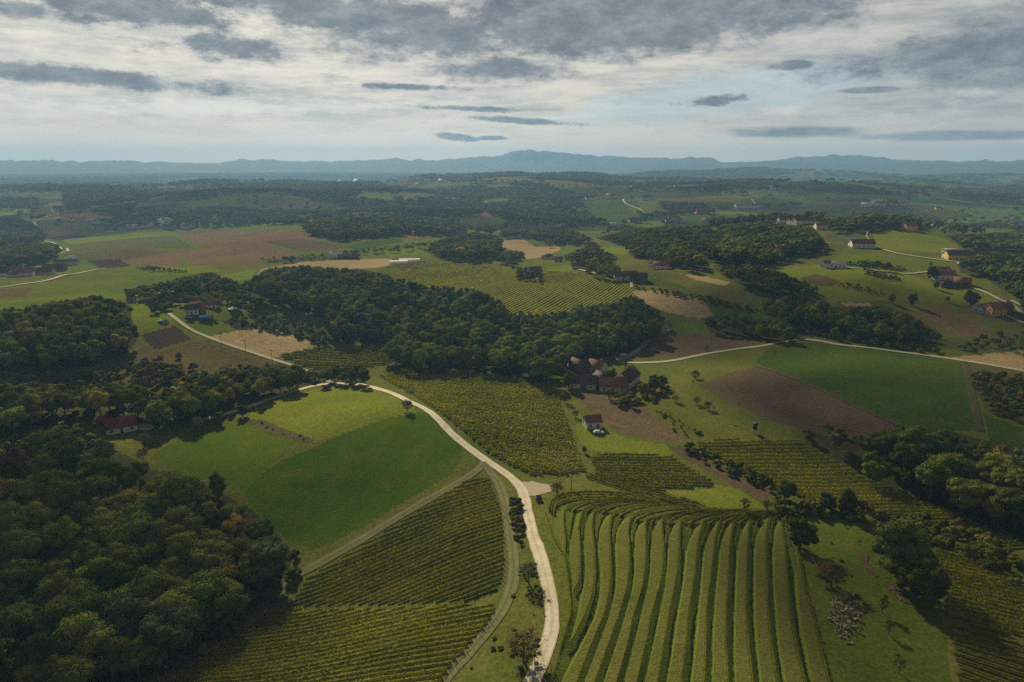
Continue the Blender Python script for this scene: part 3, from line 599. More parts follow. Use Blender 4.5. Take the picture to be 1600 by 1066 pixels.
def crown_mesh(name, seed, nlobe, nleaf, leafsize, core=True, z0=.30, rx=.36, lod=1, sparse=False):
    """crown of a tree of height 1"""
    r = np.random.default_rng(seed); V = []; F3 = []; F4 = []; b = 0
    zc = (1 + z0) / 2; rz = (1 - z0) / 2
    L = []
    tries = 0
    while len(L) < nlobe and tries < 4000:
        tries += 1
        d = r.normal(0, 1, 3); d /= np.linalg.norm(d); d[2] = abs(d[2]) * .9 - .28 if r.random() < .75 else d[2]
        rad = r.uniform(.55, .82); p = np.array([d[0] * rx * rad, d[1] * rx * rad, zc + d[2] * rz * rad])
        if all(np.linalg.norm((p - q[0])) > .11 for q in L): L.append((p, r.uniform(.095, .165) * (rx / .36)))
    L.append((np.array([0, 0, zc + .0]), .2 * rx / .36))
    lv, lf = (ICO1, ICO1F) if lod else (ICO0, ICO0F)
    if core:
        for p, s in L:
            v = lv * s * (.80 if not sparse else .3) * (1 + .28 * (r.random((len(lv), 1)) - .5)) * np.array([1, 1, .85]) + p
            V.append(v); F3.append(lf + b); b += len(v)
    per = np.array([s * s for _, s in L]); per = (per / per.sum() * nleaf).astype(int) + 1
    for (p, s), k in zip(L, per):
        d = r.normal(0, 1, (k, 3)); d /= np.linalg.norm(d, axis=1)[:, None]; d[:, 2] = np.where(d[:, 2] < -.35, -d[:, 2], d[:, 2])
        rr = s * (r.uniform(.78, 1.16, (k, 1)) if not sparse else r.uniform(.2, 1.35, (k, 1)))
        c = p + d * rr * np.array([1, 1, .9])
        v, f = leaves(c, d + np.array([0, 0, .22]), leafsize, .30, r); V.append(v); F4.append(f + b); b += len(v)
    V = np.vstack(V); me = bpy.data.meshes.new(name)
    f3 = np.vstack(F3) if F3 else np.zeros((0, 3), int); f4 = np.vstack(F4)
    me.vertices.add(len(V)); me.vertices.foreach_set('co', V.astype(np.float32).ravel())
    li = np.concatenate([f3.ravel(), f4.ravel()]); me.loops.add(len(li)); me.loops.foreach_set('vertex_index', li.astype(np.int32))
    ls = np.concatenate([np.arange(len(f3)) * 3, len(f3) * 3 + np.arange(len(f4)) * 4])
    me.polygons.add(len(ls)); me.polygons.foreach_set('loop_start', ls.astype(np.int32)); me.update(calc_edges=True)
    return me
def trunk_mesh(name, seed, z0=.30):
    r = random.Random(seed); b = MB()
    b.tube((0, 0, -.06), (0, 0, .16), .030, .022, 7); b.tube((0, 0, .16), (.01, .01, .62), .022, .008, 6)
    for k in range(7):
        a = k * 2.4 + r.random(); z = .2 + .06 * k; L_ = .22 - .012 * k
        b.tube((0, 0, z), (math.cos(a) * L_, math.sin(a) * L_, z + .16), .011, .003, 5)
        b.tube((math.cos(a) * L_ * .6, math.sin(a) * L_ * .6, z + .1), (math.cos(a + .7) * L_ * 1.1, math.sin(a + .7) * L_ * 1.1, z + .26), .005, .0015, 4)
    me = bpy.data.meshes.new(name); me.from_pydata(b.V, [], b.F); me.materials.append(MBARK); return me
HI = {}; MID = {}; LOW = {}
def colored(me, p, nm):
    c = me.copy(); c.name = nm; c.materials.clear(); c.materials.append(PAL[p][1]); return c
_hi = [crown_mesh('crown', 100 + k, 17 + 3 * k, 2600, .017, z0=(.22, .3, .18, .26)[k], rx=(.36, .33, .40, .37)[k]) for k in range(4)]
_mid = [crown_mesh('crown', 200 + k, 14, 700, .028, z0=(.2, .28)[k], rx=(.38, .35)[k]) for k in range(2)]
_low = [crown_mesh('crown', 300 + k, 9, 150, .05, z0=.15, rx=.42, lod=0) for k in range(2)]
_trunk = [trunk_mesh('trunk', k) for k in range(3)]
for p in PAL:
    HI[p] = [colored(m_, p, 'crown') for m_ in _hi]; MID[p] = [colored(m_, p, 'crown') for m_ in _mid]; LOW[p] = [colored(m_, p, 'crown') for m_ in _low]
TREES = []   # x, y, z, h, palette, width factor, wood key
def scatter(key, poly, spc, hr, wkey, r=None, maxr=3000, second=True):
    r = r or rng; P = np.array(poly, float)
    ring = np.vstack([P + (np.roll(P, -1, 0) - P) * t for t in (0, .25, .5, .75)])
    ring[:, 1] = np.minimum(ring[:, 1], 1100)
    Wd = cast(ring[:, 0], ring[:, 1]); Wd = Wd[np.hypot(Wd[:, 0], Wd[:, 1]) < maxr]
    if len(Wd) == 0: return
    x0, y0 = Wd[:, :2].min(0) - 25; x1, y1 = Wd[:, :2].max(0) + 25
    gx, gy = np.meshgrid(np.arange(x0, x1, spc), np.arange(y0, y1, spc * .87)); gx[1::2] += spc / 2
    gx = gx.ravel() + r.uniform(-.33, .33, gx.size) * spc; gy = gy.ravel() + r.uniform(-.33, .33, gy.size) * spc
    h = r.uniform(hr[0], hr[1], gx.size) * (1 + .12 * fbm(gx / 30, gy / 30, 9, 2)); z = height(gx, gy)
    ax, ay = project(gx, gy, z + h * .08); bx, by = project(gx, gy, z + h * .93)
    ok = inpoly(ax, ay, P) & inpoly(bx, by, P) & (np.hypot(gx, gy) > 60)
    clump = fbm(gx / 45, gy / 45, 31, 2)
    for x, y, zz, hh, c in zip(gx[ok], gy[ok], z[ok], h[ok], clump[ok]):
        wts = np.array(WEIGHT[wkey]); wts = wts * np.array([1 - .6 * c, 1, 1 + .9 * c, 1 + 1.5 * c, 1 + c, 1]); wts = np.maximum(wts, .005); wts /= wts.sum()
        TREES.append((x, y, zz, hh, int(r.choice(6, p=wts)), r.uniform(.92, 1.22) * (spc / 7.2 if spc > 7.2 else 1) ** .4, key))
    if second:
        # lower growth along the edges, where no tall tree fits
        have = {(int(t[0] // 5), int(t[1] // 5)) for t in TREES[-int(ok.sum()):]} if ok.any() else set()
        gx, gy = np.meshgrid(np.arange(x0, x1, spc * .62), np.arange(y0, y1, spc * .55)); gx = gx.ravel() + r.uniform(-.33, .33, gx.size) * spc * .6; gy = gy.ravel() + r.uniform(-.33, .33, gy.size) * spc * .6
        h = r.uniform(hr[0] * .35, hr[0] * .6, gx.size); z = height(gx, gy); ax, ay = project(gx, gy, z + .3); bx, by = project(gx, gy, z + h * .8)
        ok = inpoly(ax, ay, P) & inpoly(bx, by, P) & (np.hypot(gx, gy) > 60)
        for x, y, zz, hh in zip(gx[ok], gy[ok], z[ok], h[ok]):
            c0, c1 = int(x // 5), int(y // 5)
            if any((c0 + i, c1 + j) in have for i in (-1, 0, 1) for j in (-1, 0, 1)): continue
            TREES.append((x, y, zz, hh, int(r.choice(6, p=(.25, .3, .25, .06, .07, .07))), r.uniform(1.1, 1.4), key))
def tree_object(x, y, z, h, pal, wf, label, group, cat='tree', name='broadleaf_tree', mesh=None, rz=None):
    t = empty(name, (x, y, z - .15), rng.uniform(0, 6.28) if rz is None else rz, label=label, cat=cat, group=group)
    for nm, me in (('trunk', _trunk[rng.integers(3)]), ('crown', mesh or HI[pal][rng.integers(4)])):
        o = bpy.data.objects.new(nm, me); COL.objects.link(o); o.parent = t
        o.scale = (h * wf, h * wf, h)
    return t
def instancer(name, pts, meshes, label, cat=None, kind='stuff'):
    """pts: (x, y, z, sx, sz, rot, index)"""
    pts = np.asarray(pts, np.float32); col = bpy.data.collections.new(name + ' kinds')
    for i, me in enumerate(meshes):
        o = bpy.data.objects.new('kind_%03d' % i, me); col.objects.link(o)
    me = bpy.data.meshes.new(name); me.vertices.add(len(pts)); me.vertices.foreach_set('co', pts[:, :3].ravel())
    for nm, ty, v in (('scl', 'FLOAT_VECTOR', np.stack([pts[:, 3], pts[:, 3], pts[:, 4]], 1)), ('rot', 'FLOAT_VECTOR', np.stack([pts[:, 5] * 0, pts[:, 5] * 0, pts[:, 5]], 1)), ('idx', 'INT', pts[:, 6].astype(np.int32))):
        a = me.attributes.new(nm, ty, 'POINT')
        a.data.foreach_set('vector' if ty != 'INT' else 'value', np.ascontiguousarray(v).ravel())
    o = bpy.data.objects.new(name, me); COL.objects.link(o); tag(o, label, cat, None, kind)
    g = bpy.data.node_groups.new(name + ' scatter', 'GeometryNodeTree')
    g.interface.new_socket('Geometry', in_out='INPUT', socket_type='NodeSocketGeometry'); g.interface.new_socket('Geometry', in_out='OUTPUT', socket_type='NodeSocketGeometry')
    gi = g.nodes.new('NodeGroupInput'); go = g.nodes.new('NodeGroupOutput'); ci = g.nodes.new('GeometryNodeCollectionInfo')
    ci.inputs['Collection'].default_value = col; ci.inputs['Separate Children'].default_value = True; ci.inputs['Reset Children'].default_value = True
    ip = g.nodes.new('GeometryNodeInstanceOnPoints'); ip.inputs['Pick Instance'].default_value = True
    def at(nm, ty):
        a = g.nodes.new('GeometryNodeInputNamedAttribute'); a.data_type = ty; a.inputs['Name'].default_value = nm; return a.outputs['Attribute']
    L = g.links.new
    L(gi.outputs[0], ip.inputs['Points']); L(ci.outputs[0], ip.inputs['Instance']); L(at('idx', 'INT'), ip.inputs['Instance Index'])
    e2r = g.nodes.new('FunctionNodeEulerToRotation'); L(at('rot', 'FLOAT_VECTOR'), e2r.inputs[0]); L(e2r.outputs[0], ip.inputs['Rotation'])
    L(at('scl', 'FLOAT_VECTOR'), ip.inputs['Scale']); L(ip.outputs[0], go.inputs[0])
    md = o.modifiers.new('scatter', 'NODES'); md.node_group = g
    return o
def build_trees():
    for k, (poly, spc, hr, wk, words_) in WOODS.items(): scatter(k, poly, spc, hr, wk)
    T_ = TREES; d = np.array([math.hypot(t[0], t[1]) for t in T_]); hh = np.array([t[3] for t in T_])
    X = np.array([t[:3] for t in T_]); px, py = project(X[:, 0], X[:, 1], X[:, 2] + hh * .6)
    size = hh / np.hypot(d, 100) * ((px > -15) & (px < 1615) & (py < 1085) & (py > 0))
    order = np.argsort(-size); NI = 292 - len(SINGLE)
    chosen = set(order[:NI].tolist()); pts = []
    for i, t in enumerate(T_):
        x, y, z, h, p, wf, key = t
        if i in chosen:
            w_ = WOODS[key][4]
            tree_object(x, y, z, h, p, wf, '%s broadleaf tree %s' % (PAL[p][0], w_), 'broadleaf trees ' + w_)
        else:
            dd = d[i]; k = p * 4 + (int(rng.integers(2)) if dd < 650 else 2 + int(rng.integers(2)))
            pts.append((x, y, z - .4, h * wf, h, rng.uniform(0, 6.28), k))
    # far woods: noise patches on the distant hills, wherever no field or village stands
    for (r0, r1, spc, hr, th) in ((900, 1500, 10, (9, 13), .50), (1500, 2600, 14, (10, 15), .51), (2600, 4300, 20, (11, 16), .50), (4300, 7000, 36, (13, 18), .47)):
        gx, gy = np.meshgrid(np.arange(-r1 * .9, r1 * .9, spc), np.arange(r0 * .5, r1, spc * .87)); gx[1::2] += spc / 2
        gx = gx.ravel() + rng.uniform(-.4, .4, gx.size) * spc; gy = gy.ravel() + rng.uniform(-.4, .4, gy.size) * spc
        rr = np.hypot(gx, gy); k = (rr >= r0) & (rr < r1) & (np.abs(gx) < gy * .86 + 30)
        gx, gy, rr = gx[k], gy[k], rr[k]; z = height(gx, gy); ax, ay = project(gx, gy, z + 2)
        f = fbm(gx / 330 + 2, gy / 230 + 8, 51, 4) * .5 + .5
        slope = height(gx, gy + 30) - height(gx, gy - 30)
        f = f + np.clip(-slope * .006, -.05, .06)
        line = np.abs(fbm(gx / 260 + 12, gy / 160 + 3, 61, 2)) < .035      # hedges and gullies
        for fw in FARWOOD: f = f + .11 * inpoly(ax, ay, fw)
        ok = (f > th) | (line & (rng.random(len(gx)) < .6)) | (rng.random(len(gx)) < .03)
        for nm, mt, poly in FIELDS[3:]: ok &= ~inpoly(ax, ay, poly)
        for wd in WOODS.values(): ok &= ~inpoly(ax, ay, wd[0])
        for cl in CLEAR: ok &= ~inpoly(ax, ay, cl)
        gx, gy, z, rr = gx[ok], gy[ok], z[ok], rr[ok]; h = rng.uniform(hr[0], hr[1], len(gx))
        pal = rng.choice(6, p=WEIGHT['a'], size=len(gx))
        for a in range(len(gx)): pts.append((gx[a], gy[a], z[a] - .5, h[a] * max(1., spc / 11.), h[a], rng.uniform(0, 6.28), pal[a] * 4 + 2 + a % 2))
    print('forest instances', len(pts))
    meshes = []
    for p in PAL: meshes += MID[p] + LOW[p]
    instancer('forest', pts, meshes, 'mixed broadleaf woods covering the valleys and the distant hills', 'forest')
FARWOOD = [[(100,300),(300,296),(560,302),(740,312),(760,336),(600,348),(480,356),(300,352),(180,352),(90,330)], [(700,300),(880,300),(900,345),(780,350)], [(1470,330),(1600,330),(1600,370),(1500,365)]]
CLEAR = [[(0,402),(160,402),(160,440),(0,450)], [(60,300),(100,300),(100,330),(60,330)]]

#PART3
# ------------------------------------------------------------------ single trees and bushes
#  px, py of the foot, height, palette, width factor, kind of crown, label
SPARSE = {p: [colored(crown_mesh('crown', 400 + k, 30, 3200, .0125, True, .04, .40, 1, True), p, 'crown') for k in range(2)] for p in (2, 4, 5)}
CONE = [colored(crown_mesh('crown', 440, 16, 1500, .016, True, .08, .17, 1), 0, 'crown')]
BUSHM = {p: [colored(crown_mesh('foliage', 460 + k, 12, 750, .036, True, .0, .52, 1), p, 'foliage') for k in range(3)] for p in PAL}
FULL = {p: [colored(crown_mesh('crown', 430 + k, 26, 2600, .018, True, .04, .36, 1), p, 'crown') for k in range(2)] for p in PAL}
SINGLE = [
 (1404,916,20,0,1.12,'hi','tall dark broadleaf tree left of the gold vineyard, shading bare soil'), (1440,948,14,0,1.2,'hi','dark tree at the lower side of the tallest tree by the gold vineyard'),
 (1393,870,11,4,1.1,'hi','rusty brown tree top rising behind the tallest dark tree on the slope'),
 (1250,856,9.5,1,1.35,'hi','round green tree at the right end of the terraces, beside the white pole'),
 (1298,916,8,4,1.5,'sp','thin brown tree with few leaves just above the stone pile'),
 (637,643,6.3,4,.95,'sp','lone small reddish tree beside the bend of the gravel road'),
 (226,697,6.5,5,.9,'sp','thin grey tree at the left corner of the small crop field'), (309,674,7.5,5,1.,'sp','grey leafless looking tree on the upper edge of the crop field'),
 (343,663,5.5,0,1.3,'hi','low round dark tree on the upper edge of the crop field'), (380,651,5.8,0,1.3,'hi','round dark tree near the road above the crop field'),
 (342,778,10,1,.8,'hi','slim tree standing out of the wood beside the crop field'), (255,668,11,1,1.25,'hi','wide green tree right of the red roofed house'),
 (238,662,9,3,.8,'hi','yellowing tree right behind the red roofed house'),
 (818,1034,8.6,4,1.35,'sp','wide bare brown tree left of the road near the bottom of the picture'), (826,912,7.2,5,1.1,'sp','bare grey tree left of the road where it is narrowest'),
 (978,577,8.5,0,1.,'cone','slender dark conifer above the hamlet by the lane'), (1021,612,9,0,1.,'hi','dark tree right of the large L shaped farmhouse'), (1004,618,7,2,1.1,'hi','olive tree against the gable of the L shaped farmhouse'),
 (1032,606,8,5,1.,'sp','thin grey tree on the meadow right of the hamlet'), (955,596,7.5,0,1.15,'hi','round dark tree in front of the white farmhouse'),
 (952,624,6,4,1.1,'sp','bare fruit tree in front of the L shaped farmhouse'), (972,622,5,4,1.2,'sp','second bare fruit tree, nearer the gable of the L shaped farmhouse'),
 (888,606,9.5,2,.9,'hi','tall olive tree left of the dark barn'), (877,590,8,1,1.,'hi','green tree at the corner of the central vineyard'),(882,628,6.5,3,.9,'sp2','yellowing tree at the top of the grass lane'),
 (899,652,4.,4,1.1,'sp','small bare tree left of the white hut'), (913,708,3.2,1,.9,'hi','small green tree on the grass lane below the white hut'),
 (1088,632,4.6,4,1.1,'sp','left one of two fruit trees on the meadow'), (1106,640,4.8,4,1.1,'sp','right one of two fruit trees on the meadow'), (1086,592,5.5,4,1.2,'sp','bare fruit tree below the lane on the bank'),
 (1055,628,4.2,5,1.2,'sp','low grey tree on the meadow, left of the two fruit trees'), (1104,548,4,2,1.,'sp','small roadside tree above the lane'),
 (1321,806,11,1,.75,'hi','tall narrow tree behind the little shed'), (1198,800,5.,0,1.1,'sp2','small dark tree at the end of the brown strip'), (1345,810,8,4,1.,'sp','brown bare tree behind the grass slope'),
 (1425,478,10,0,.85,'hi','dark tree standing below the green hill field'), (1393,473,7.5,1,1.,'hi','low green tree left of the dark one below the green hill field'),
 (1304,531,8.5,1,.95,'hi','round bright tree on the lane above the big green field'), (1457,440,13,0,1.05,'hi','big dark tree left of the orange roofed farmhouse'), (1462,452,7,1,1.,'hi','lone green tree on the lawn below the orange roofed farmhouse'),
 (1516,478,12,4,1.2,'hi','large brown tree left of the orange house'), (1480,472,4.5,0,1.,'hi','small dark tree on the edge of the brown maize field'), (1453,424,10,5,.5,'sp2','thin upright tree by the pale road'),
 (1578,550,9,4,1.2,'sp2','grey brown tree above the far right straw field'), (1600,548,9,5,1.2,'sp2','grey tree at the right edge above the straw field'),
 (280,560,3.6,0,1.3,'hi','lone dark bush like tree in the fallow brown field'),
 (78,298,30,0,.9,'hi','tallest dark tree on the left horizon'), (52,300,20,0,.9,'hi','smaller dark tree left of the tallest one on the horizon'), (103,300,24,0,.8,'cone','pointed conifer on the left horizon'),
 (1162,800,6,2,1.1,'sp2','olive tree at the foot of the bright meadow'), (1378,958,5.5,1,.75,'sp2','pale green sapling right of the stone pile'), (1388,992,5.,1,.8,'sp2','light green sapling below the first one right of the stone pile'), (1404,1052,5,3,.8,'sp2','yellow green sapling near the bottom right'),
 (870,772,5,4,1.2,'sp','bare shrubby tree by the gravel patch at the fork'), (1226,780,8,1,1.2,'hi','green tree at the top corner of the terraces'), (1290,798,7,0,1.1,'hi','dark tree right beside the little shed'),
 (20,1062,9,5,1.1,'sp','bare grey tree in the bottom left corner'), (118,1075,8,5,.9,'hi','grey green tree at the bottom edge below the wood'), (245,1048,9,2,.9,'hi','olive tree at the lower edge of the dense wood'),
]
SPARSE2 = {p: [colored(crown_mesh('crown', 480 + k, 14, 700, .026, True, .12, .34, 1, True), p, 'crown') for k in range(2)] for p in PAL}
def build_singles():
    for px, py, h, p, wf, kd, lab in SINGLE:
        x, y, z = cast(px, py)[0]
        me = FULL[p][rng.integers(2)] if kd == 'hi' else CONE[0] if kd == 'cone' else SPARSE2[p][rng.integers(2)] if kd == 'sp2' else SPARSE.get(p, SPARSE[5])[rng.integers(2)]
        tree_object(x, y, z, h, p, wf, lab, None, 'tree', 'conifer' if kd == 'cone' else 'broadleaf_tree', me)
BUSHAREA = [ # words, poly, spacing, heights, palette weights
 ('in the mixed hedge below the right hand vineyard', [(1205,782),(1290,788),(1360,800),(1430,800),(1500,822),(1600,868),(1600,925),(1540,890),(1470,858),(1440,846),(1370,826),(1300,808),(1215,806)], 3.6, (2,4.6), (.12,.30,.36,.10,.07,.05)),
 ('in the old orchard beside the green field', [(1518,578),(1600,590),(1600,662),(1548,644),(1522,604)], 3.6, (2.2,3.6), (.2,.2,.25,.08,.25,.02)),
 ('in the hedge between the brown strip and the vineyard', [(1062,694),(1085,698),(1140,722),(1206,752),(1206,768),(1150,746),(1100,726),(1066,706)], 3., (1.8,3.2), (.5,.2,.15,.0,.15,.0)),
 ('in the roadside hedge left of the gravel road', [(797,782),(812,784),(818,810),(824,850),(806,856),(800,820)], 2.2, (1.4,2.6), (.4,.1,.3,.05,.15,.0)),
 ('on the scrubby slope behind the red roofed house', [(0,580),(60,588),(120,585),(200,568),(260,560),(300,590),(280,612),(230,610),(160,596),(80,604),(0,606)], 6., (2.5,5), (.3,.2,.3,.03,.12,.05)),
 ('in the hedge below the hill road', [(990,448),(1030,452),(1100,464),(1160,476),(1190,486),(1160,486),(1090,470),(1030,460)], 3.6, (1.6,3.2), (.4,.2,.3,.0,.1,.0)),
 ('in the hedge across the bright fields', [(1350,422),(1400,432),(1412,437),(1395,440),(1350,430)], 3.4, (1.4,2.6), (.4,.3,.3,.0,.0,.0)),
 ('in the lower hedge across the bright fields', [(1310,442),(1345,446),(1380,456),(1378,461),(1330,454),(1308,448)], 3.4, (1.2,2.2), (.4,.3,.3,.0,.0,.0)),
 ('around the farm with the blue roofed barn', [(225,472),(270,462),(330,460),(400,470),(400,484),(372,482),(300,476),(236,492)], 6., (3,7), (.35,.25,.25,.05,.05,.05)),
 ('along the edge of the meadow below the hamlet', [(1020,640),(1050,650),(1100,680),(1108,690),(1080,690),(1030,662)], 3.4, (.7,1.6), (.1,.3,.5,.0,.1,.0)),
 ('around the hamlet gardens', [(945,612),(990,618),(1015,610),(1040,590),(1052,600),(1020,630),(990,640),(940,628)], 5, (2,4.5), (.3,.3,.25,.05,.1,.0)),
 #('on the bank under the lane', [(1085,575),(1150,560),(1190,562),(1184,570),(1130,586),(1095,600),(1080,600)], 3.6, (.7,1.6), (.1,.3,.5,.0,.1,.1)),
 ('along the lane above the big green field', [(1268,522),(1310,520),(1400,538),(1480,548),(1476,556),(1400,546),(1310,532)], 7., (2.5,5), (.3,.2,.2,.05,.25,.0)),
 ('below the green meadow on the right', [(1560,520),(1600,516),(1600,552),(1500,552),(1500,545)], 8., (2.,4), (.3,.2,.2,.0,.3,.0)),
 ('at the edge of the dense wood by the vineyard', [(425,868),(470,866),(462,905),(420,945),(360,990),(300,1035),(250,1060),(260,1030),(380,940)], 4., (2,4), (.6,.2,.2,.0,.0,.0)),
 ('among the farm lanes on the hill', [(800,418),(850,428),(850,444),(810,436)], 5, (2.5,5), (.4,.3,.2,.0,.1,.0)),
 ('in the hedge below the left plain', [(330,500),(392,486),(430,500),(500,532),(480,536),(400,506),(340,506)], 6, (2,3.5), (.4,.3,.3,.0,.0,.0)),
 ('on the rough bank under the ploughed plots', [(200,560),(300,575),(400,600),(380,610),(250,600),(180,585)], 5, (1.5,4), (.25,.2,.35,.05,.15,.0)),
]
def build_bushes():
    B = []
    for words_, poly, spc, hr, wt in BUSHAREA:
        P = np.array(poly, float); ring = np.vstack([P + (np.roll(P, -1, 0) - P) * t for t in (0, .5)]); Wd = cast(ring[:, 0], np.minimum(ring[:, 1], 1090))
        x0, y0 = Wd[:, :2].min(0) - 8; x1, y1 = Wd[:, :2].max(0) + 8
        gx, gy = np.meshgrid(np.arange(x0, x1, spc), np.arange(y0, y1, spc)); gx = gx.ravel() + rng.uniform(-.4, .4, gx.size) * spc; gy = gy.ravel() + rng.uniform(-.4, .4, gy.size) * spc
        h = rng.uniform(hr[0], hr[1], gx.size); z = height(gx, gy); ax, ay = project(gx, gy, z + .2 * h); ok = inpoly(ax, ay, P) & (rng.random(gx.size) < .82)
        wt = np.array(wt) / sum(wt)
        for i in np.nonzero(ok)[0]:
            B.append((gx[i], gy[i], z[i], h[i], int(rng.choice(6, p=wt)), words_, h[i] / math.hypot(gx[i], gy[i])))
    B.sort(key=lambda b: -b[6]); pts = []
    for i, (x, y, z, h, p, words_, s) in enumerate(B):
        wf = rng.uniform(1.0, 1.6)
        if i < 280:
            t = empty('bush', (x, y, z - .1), rng.uniform(0, 6.28), label='%s bush %s' % (PAL[p][0], words_), cat='bush', group='bushes ' + words_)
            o = bpy.data.objects.new('foliage', BUSHM[p][rng.integers(3)]); COL.objects.link(o); o.parent = t; o.scale = (h * wf * .9, h * wf * .9, h)
        else: pts.append((x, y, z - .1, h * wf * .9, h, rng.uniform(0, 6.28), p))
    # loose scrub and field-edge tufts, too many to count
    for poly, dens in (([(0,560),(150,575),(300,565),(400,590),(300,620),(120,640),(0,650)], .010), ([(1236,810),(1360,812),(1390,880),(1500,1040),(1480,1066),(1300,1066),(1262,930)], .006),
                       ([(1040,600),(1180,580),(1090,610),(1200,660),(1080,690),(1010,640)], .006), ([(400,655),(470,680),(480,692),(420,680)], .06), ([(780,930),(850,880),(860,950),(830,1050),(700,1066)], .02)):
        P = np.array(poly, float); Wd = cast(P[:, 0], P[:, 1]); x0, y0 = Wd[:, :2].min(0); x1, y1 = Wd[:, :2].max(0); n = int((x1 - x0) * (y1 - y0) * dens)
        gx = rng.uniform(x0, x1, n); gy = rng.uniform(y0, y1, n); z = height(gx, gy); ax, ay = project(gx, gy, z); ok = inpoly(ax, ay, P)
        for x, y, zz in zip(gx[ok], gy[ok], z[ok]): h = rng.uniform(.25, .8); pts.append((x, y, zz - .05, h * 1.9, h, rng.uniform(0, 6.28), rng.choice([1, 2, 2, 2, 5])))
    print('bushes', len(B), 'stuff', len(pts))
    instancer('undergrowth', pts, [BUSHM[p][0] for p in PAL], 'low scrub and tufts scattered over the rough slopes', 'undergrowth')

# ------------------------------------------------------------------ vines
def vine_mat(name, c1, c2, c3, patch=.035):
    m, t = new_mat(name); G_ = t.node('ShaderNodeNewGeometry').outputs['Position']
    rnd = t.node('ShaderNodeObjectInfo').outputs['Random']
    big = t.noise(G_, patch, 3, .6); fi = t.noise(G_, 1.7, 3, .7)
    col = t.mix(t.ss(big, .42, .62), c1, c2); col = t.mix(t.m('MULTIPLY', t.ss(fi, .5, .72), .8), col, c3)
    s_ = t.node('ShaderNodeVectorMath', operation='SCALE'); t.put(s_.inputs[0], col); t.put(s_.inputs['Scale'], t.ss(rnd, 0, 1, .82, 1.18))
    d = t.node('ShaderNodeBsdfDiffuse'); t.l.new(s_.outputs[0], d.inputs[0]); tr = t.node('ShaderNodeBsdfTranslucent'); t.l.new(s_.outputs[0], tr.inputs[0])
    mx = t.node('ShaderNodeMixShader'); mx.inputs[0].default_value = .38; t.l.new(d.outputs[0], mx.inputs[1]); t.l.new(tr.outputs[0], mx.inputs[2])
    o = t.node('ShaderNodeOutputMaterial'); t.l.new(mx.outputs[0], o.inputs[0]); return m
VM = {'green': vine_mat('vine leaves', (.13, .15, .016), (.20, .19, .02), (.30, .23, .022)),
      'gold': vine_mat('golden vine leaves', (.18, .20, .015), (.26, .25, .018), (.35, .29, .024)),
      'hill': vine_mat('hill vine leaves', (.25, .26, .017), (.33, .31, .020), (.28, .27, .020)),
      'terrace': vine_mat('terrace vine leaves', (.15, .16, .018), (.23, .21, .02), (.36, .29, .025), .06)}
MPOST = flat_mat('weathered post', (.30, .29, .26), .2, 3.)
ONES = ['first','second','third','fourth','fifth','sixth','seventh','eighth','ninth','tenth','eleventh','twelfth','thirteenth','fourteenth','fifteenth','sixteenth','seventeenth','eighteenth','nineteenth']
TENS = {2:'twent',3:'thirt',4:'fort',5:'fift',6:'sixt',7:'sevent',8:'eight',9:'ninet'}
def ordinal(n):
    if n <= 19: return ONES[n - 1]
    t_, o_ = divmod(n, 10)
    if t_ >= 10: return 'hundred and ' + ordinal(n - 100) if n > 100 else 'hundredth'
    return TENS[t_] + 'ieth' if o_ == 0 else TENS[t_] + 'y-' + ONES[o_ - 1]
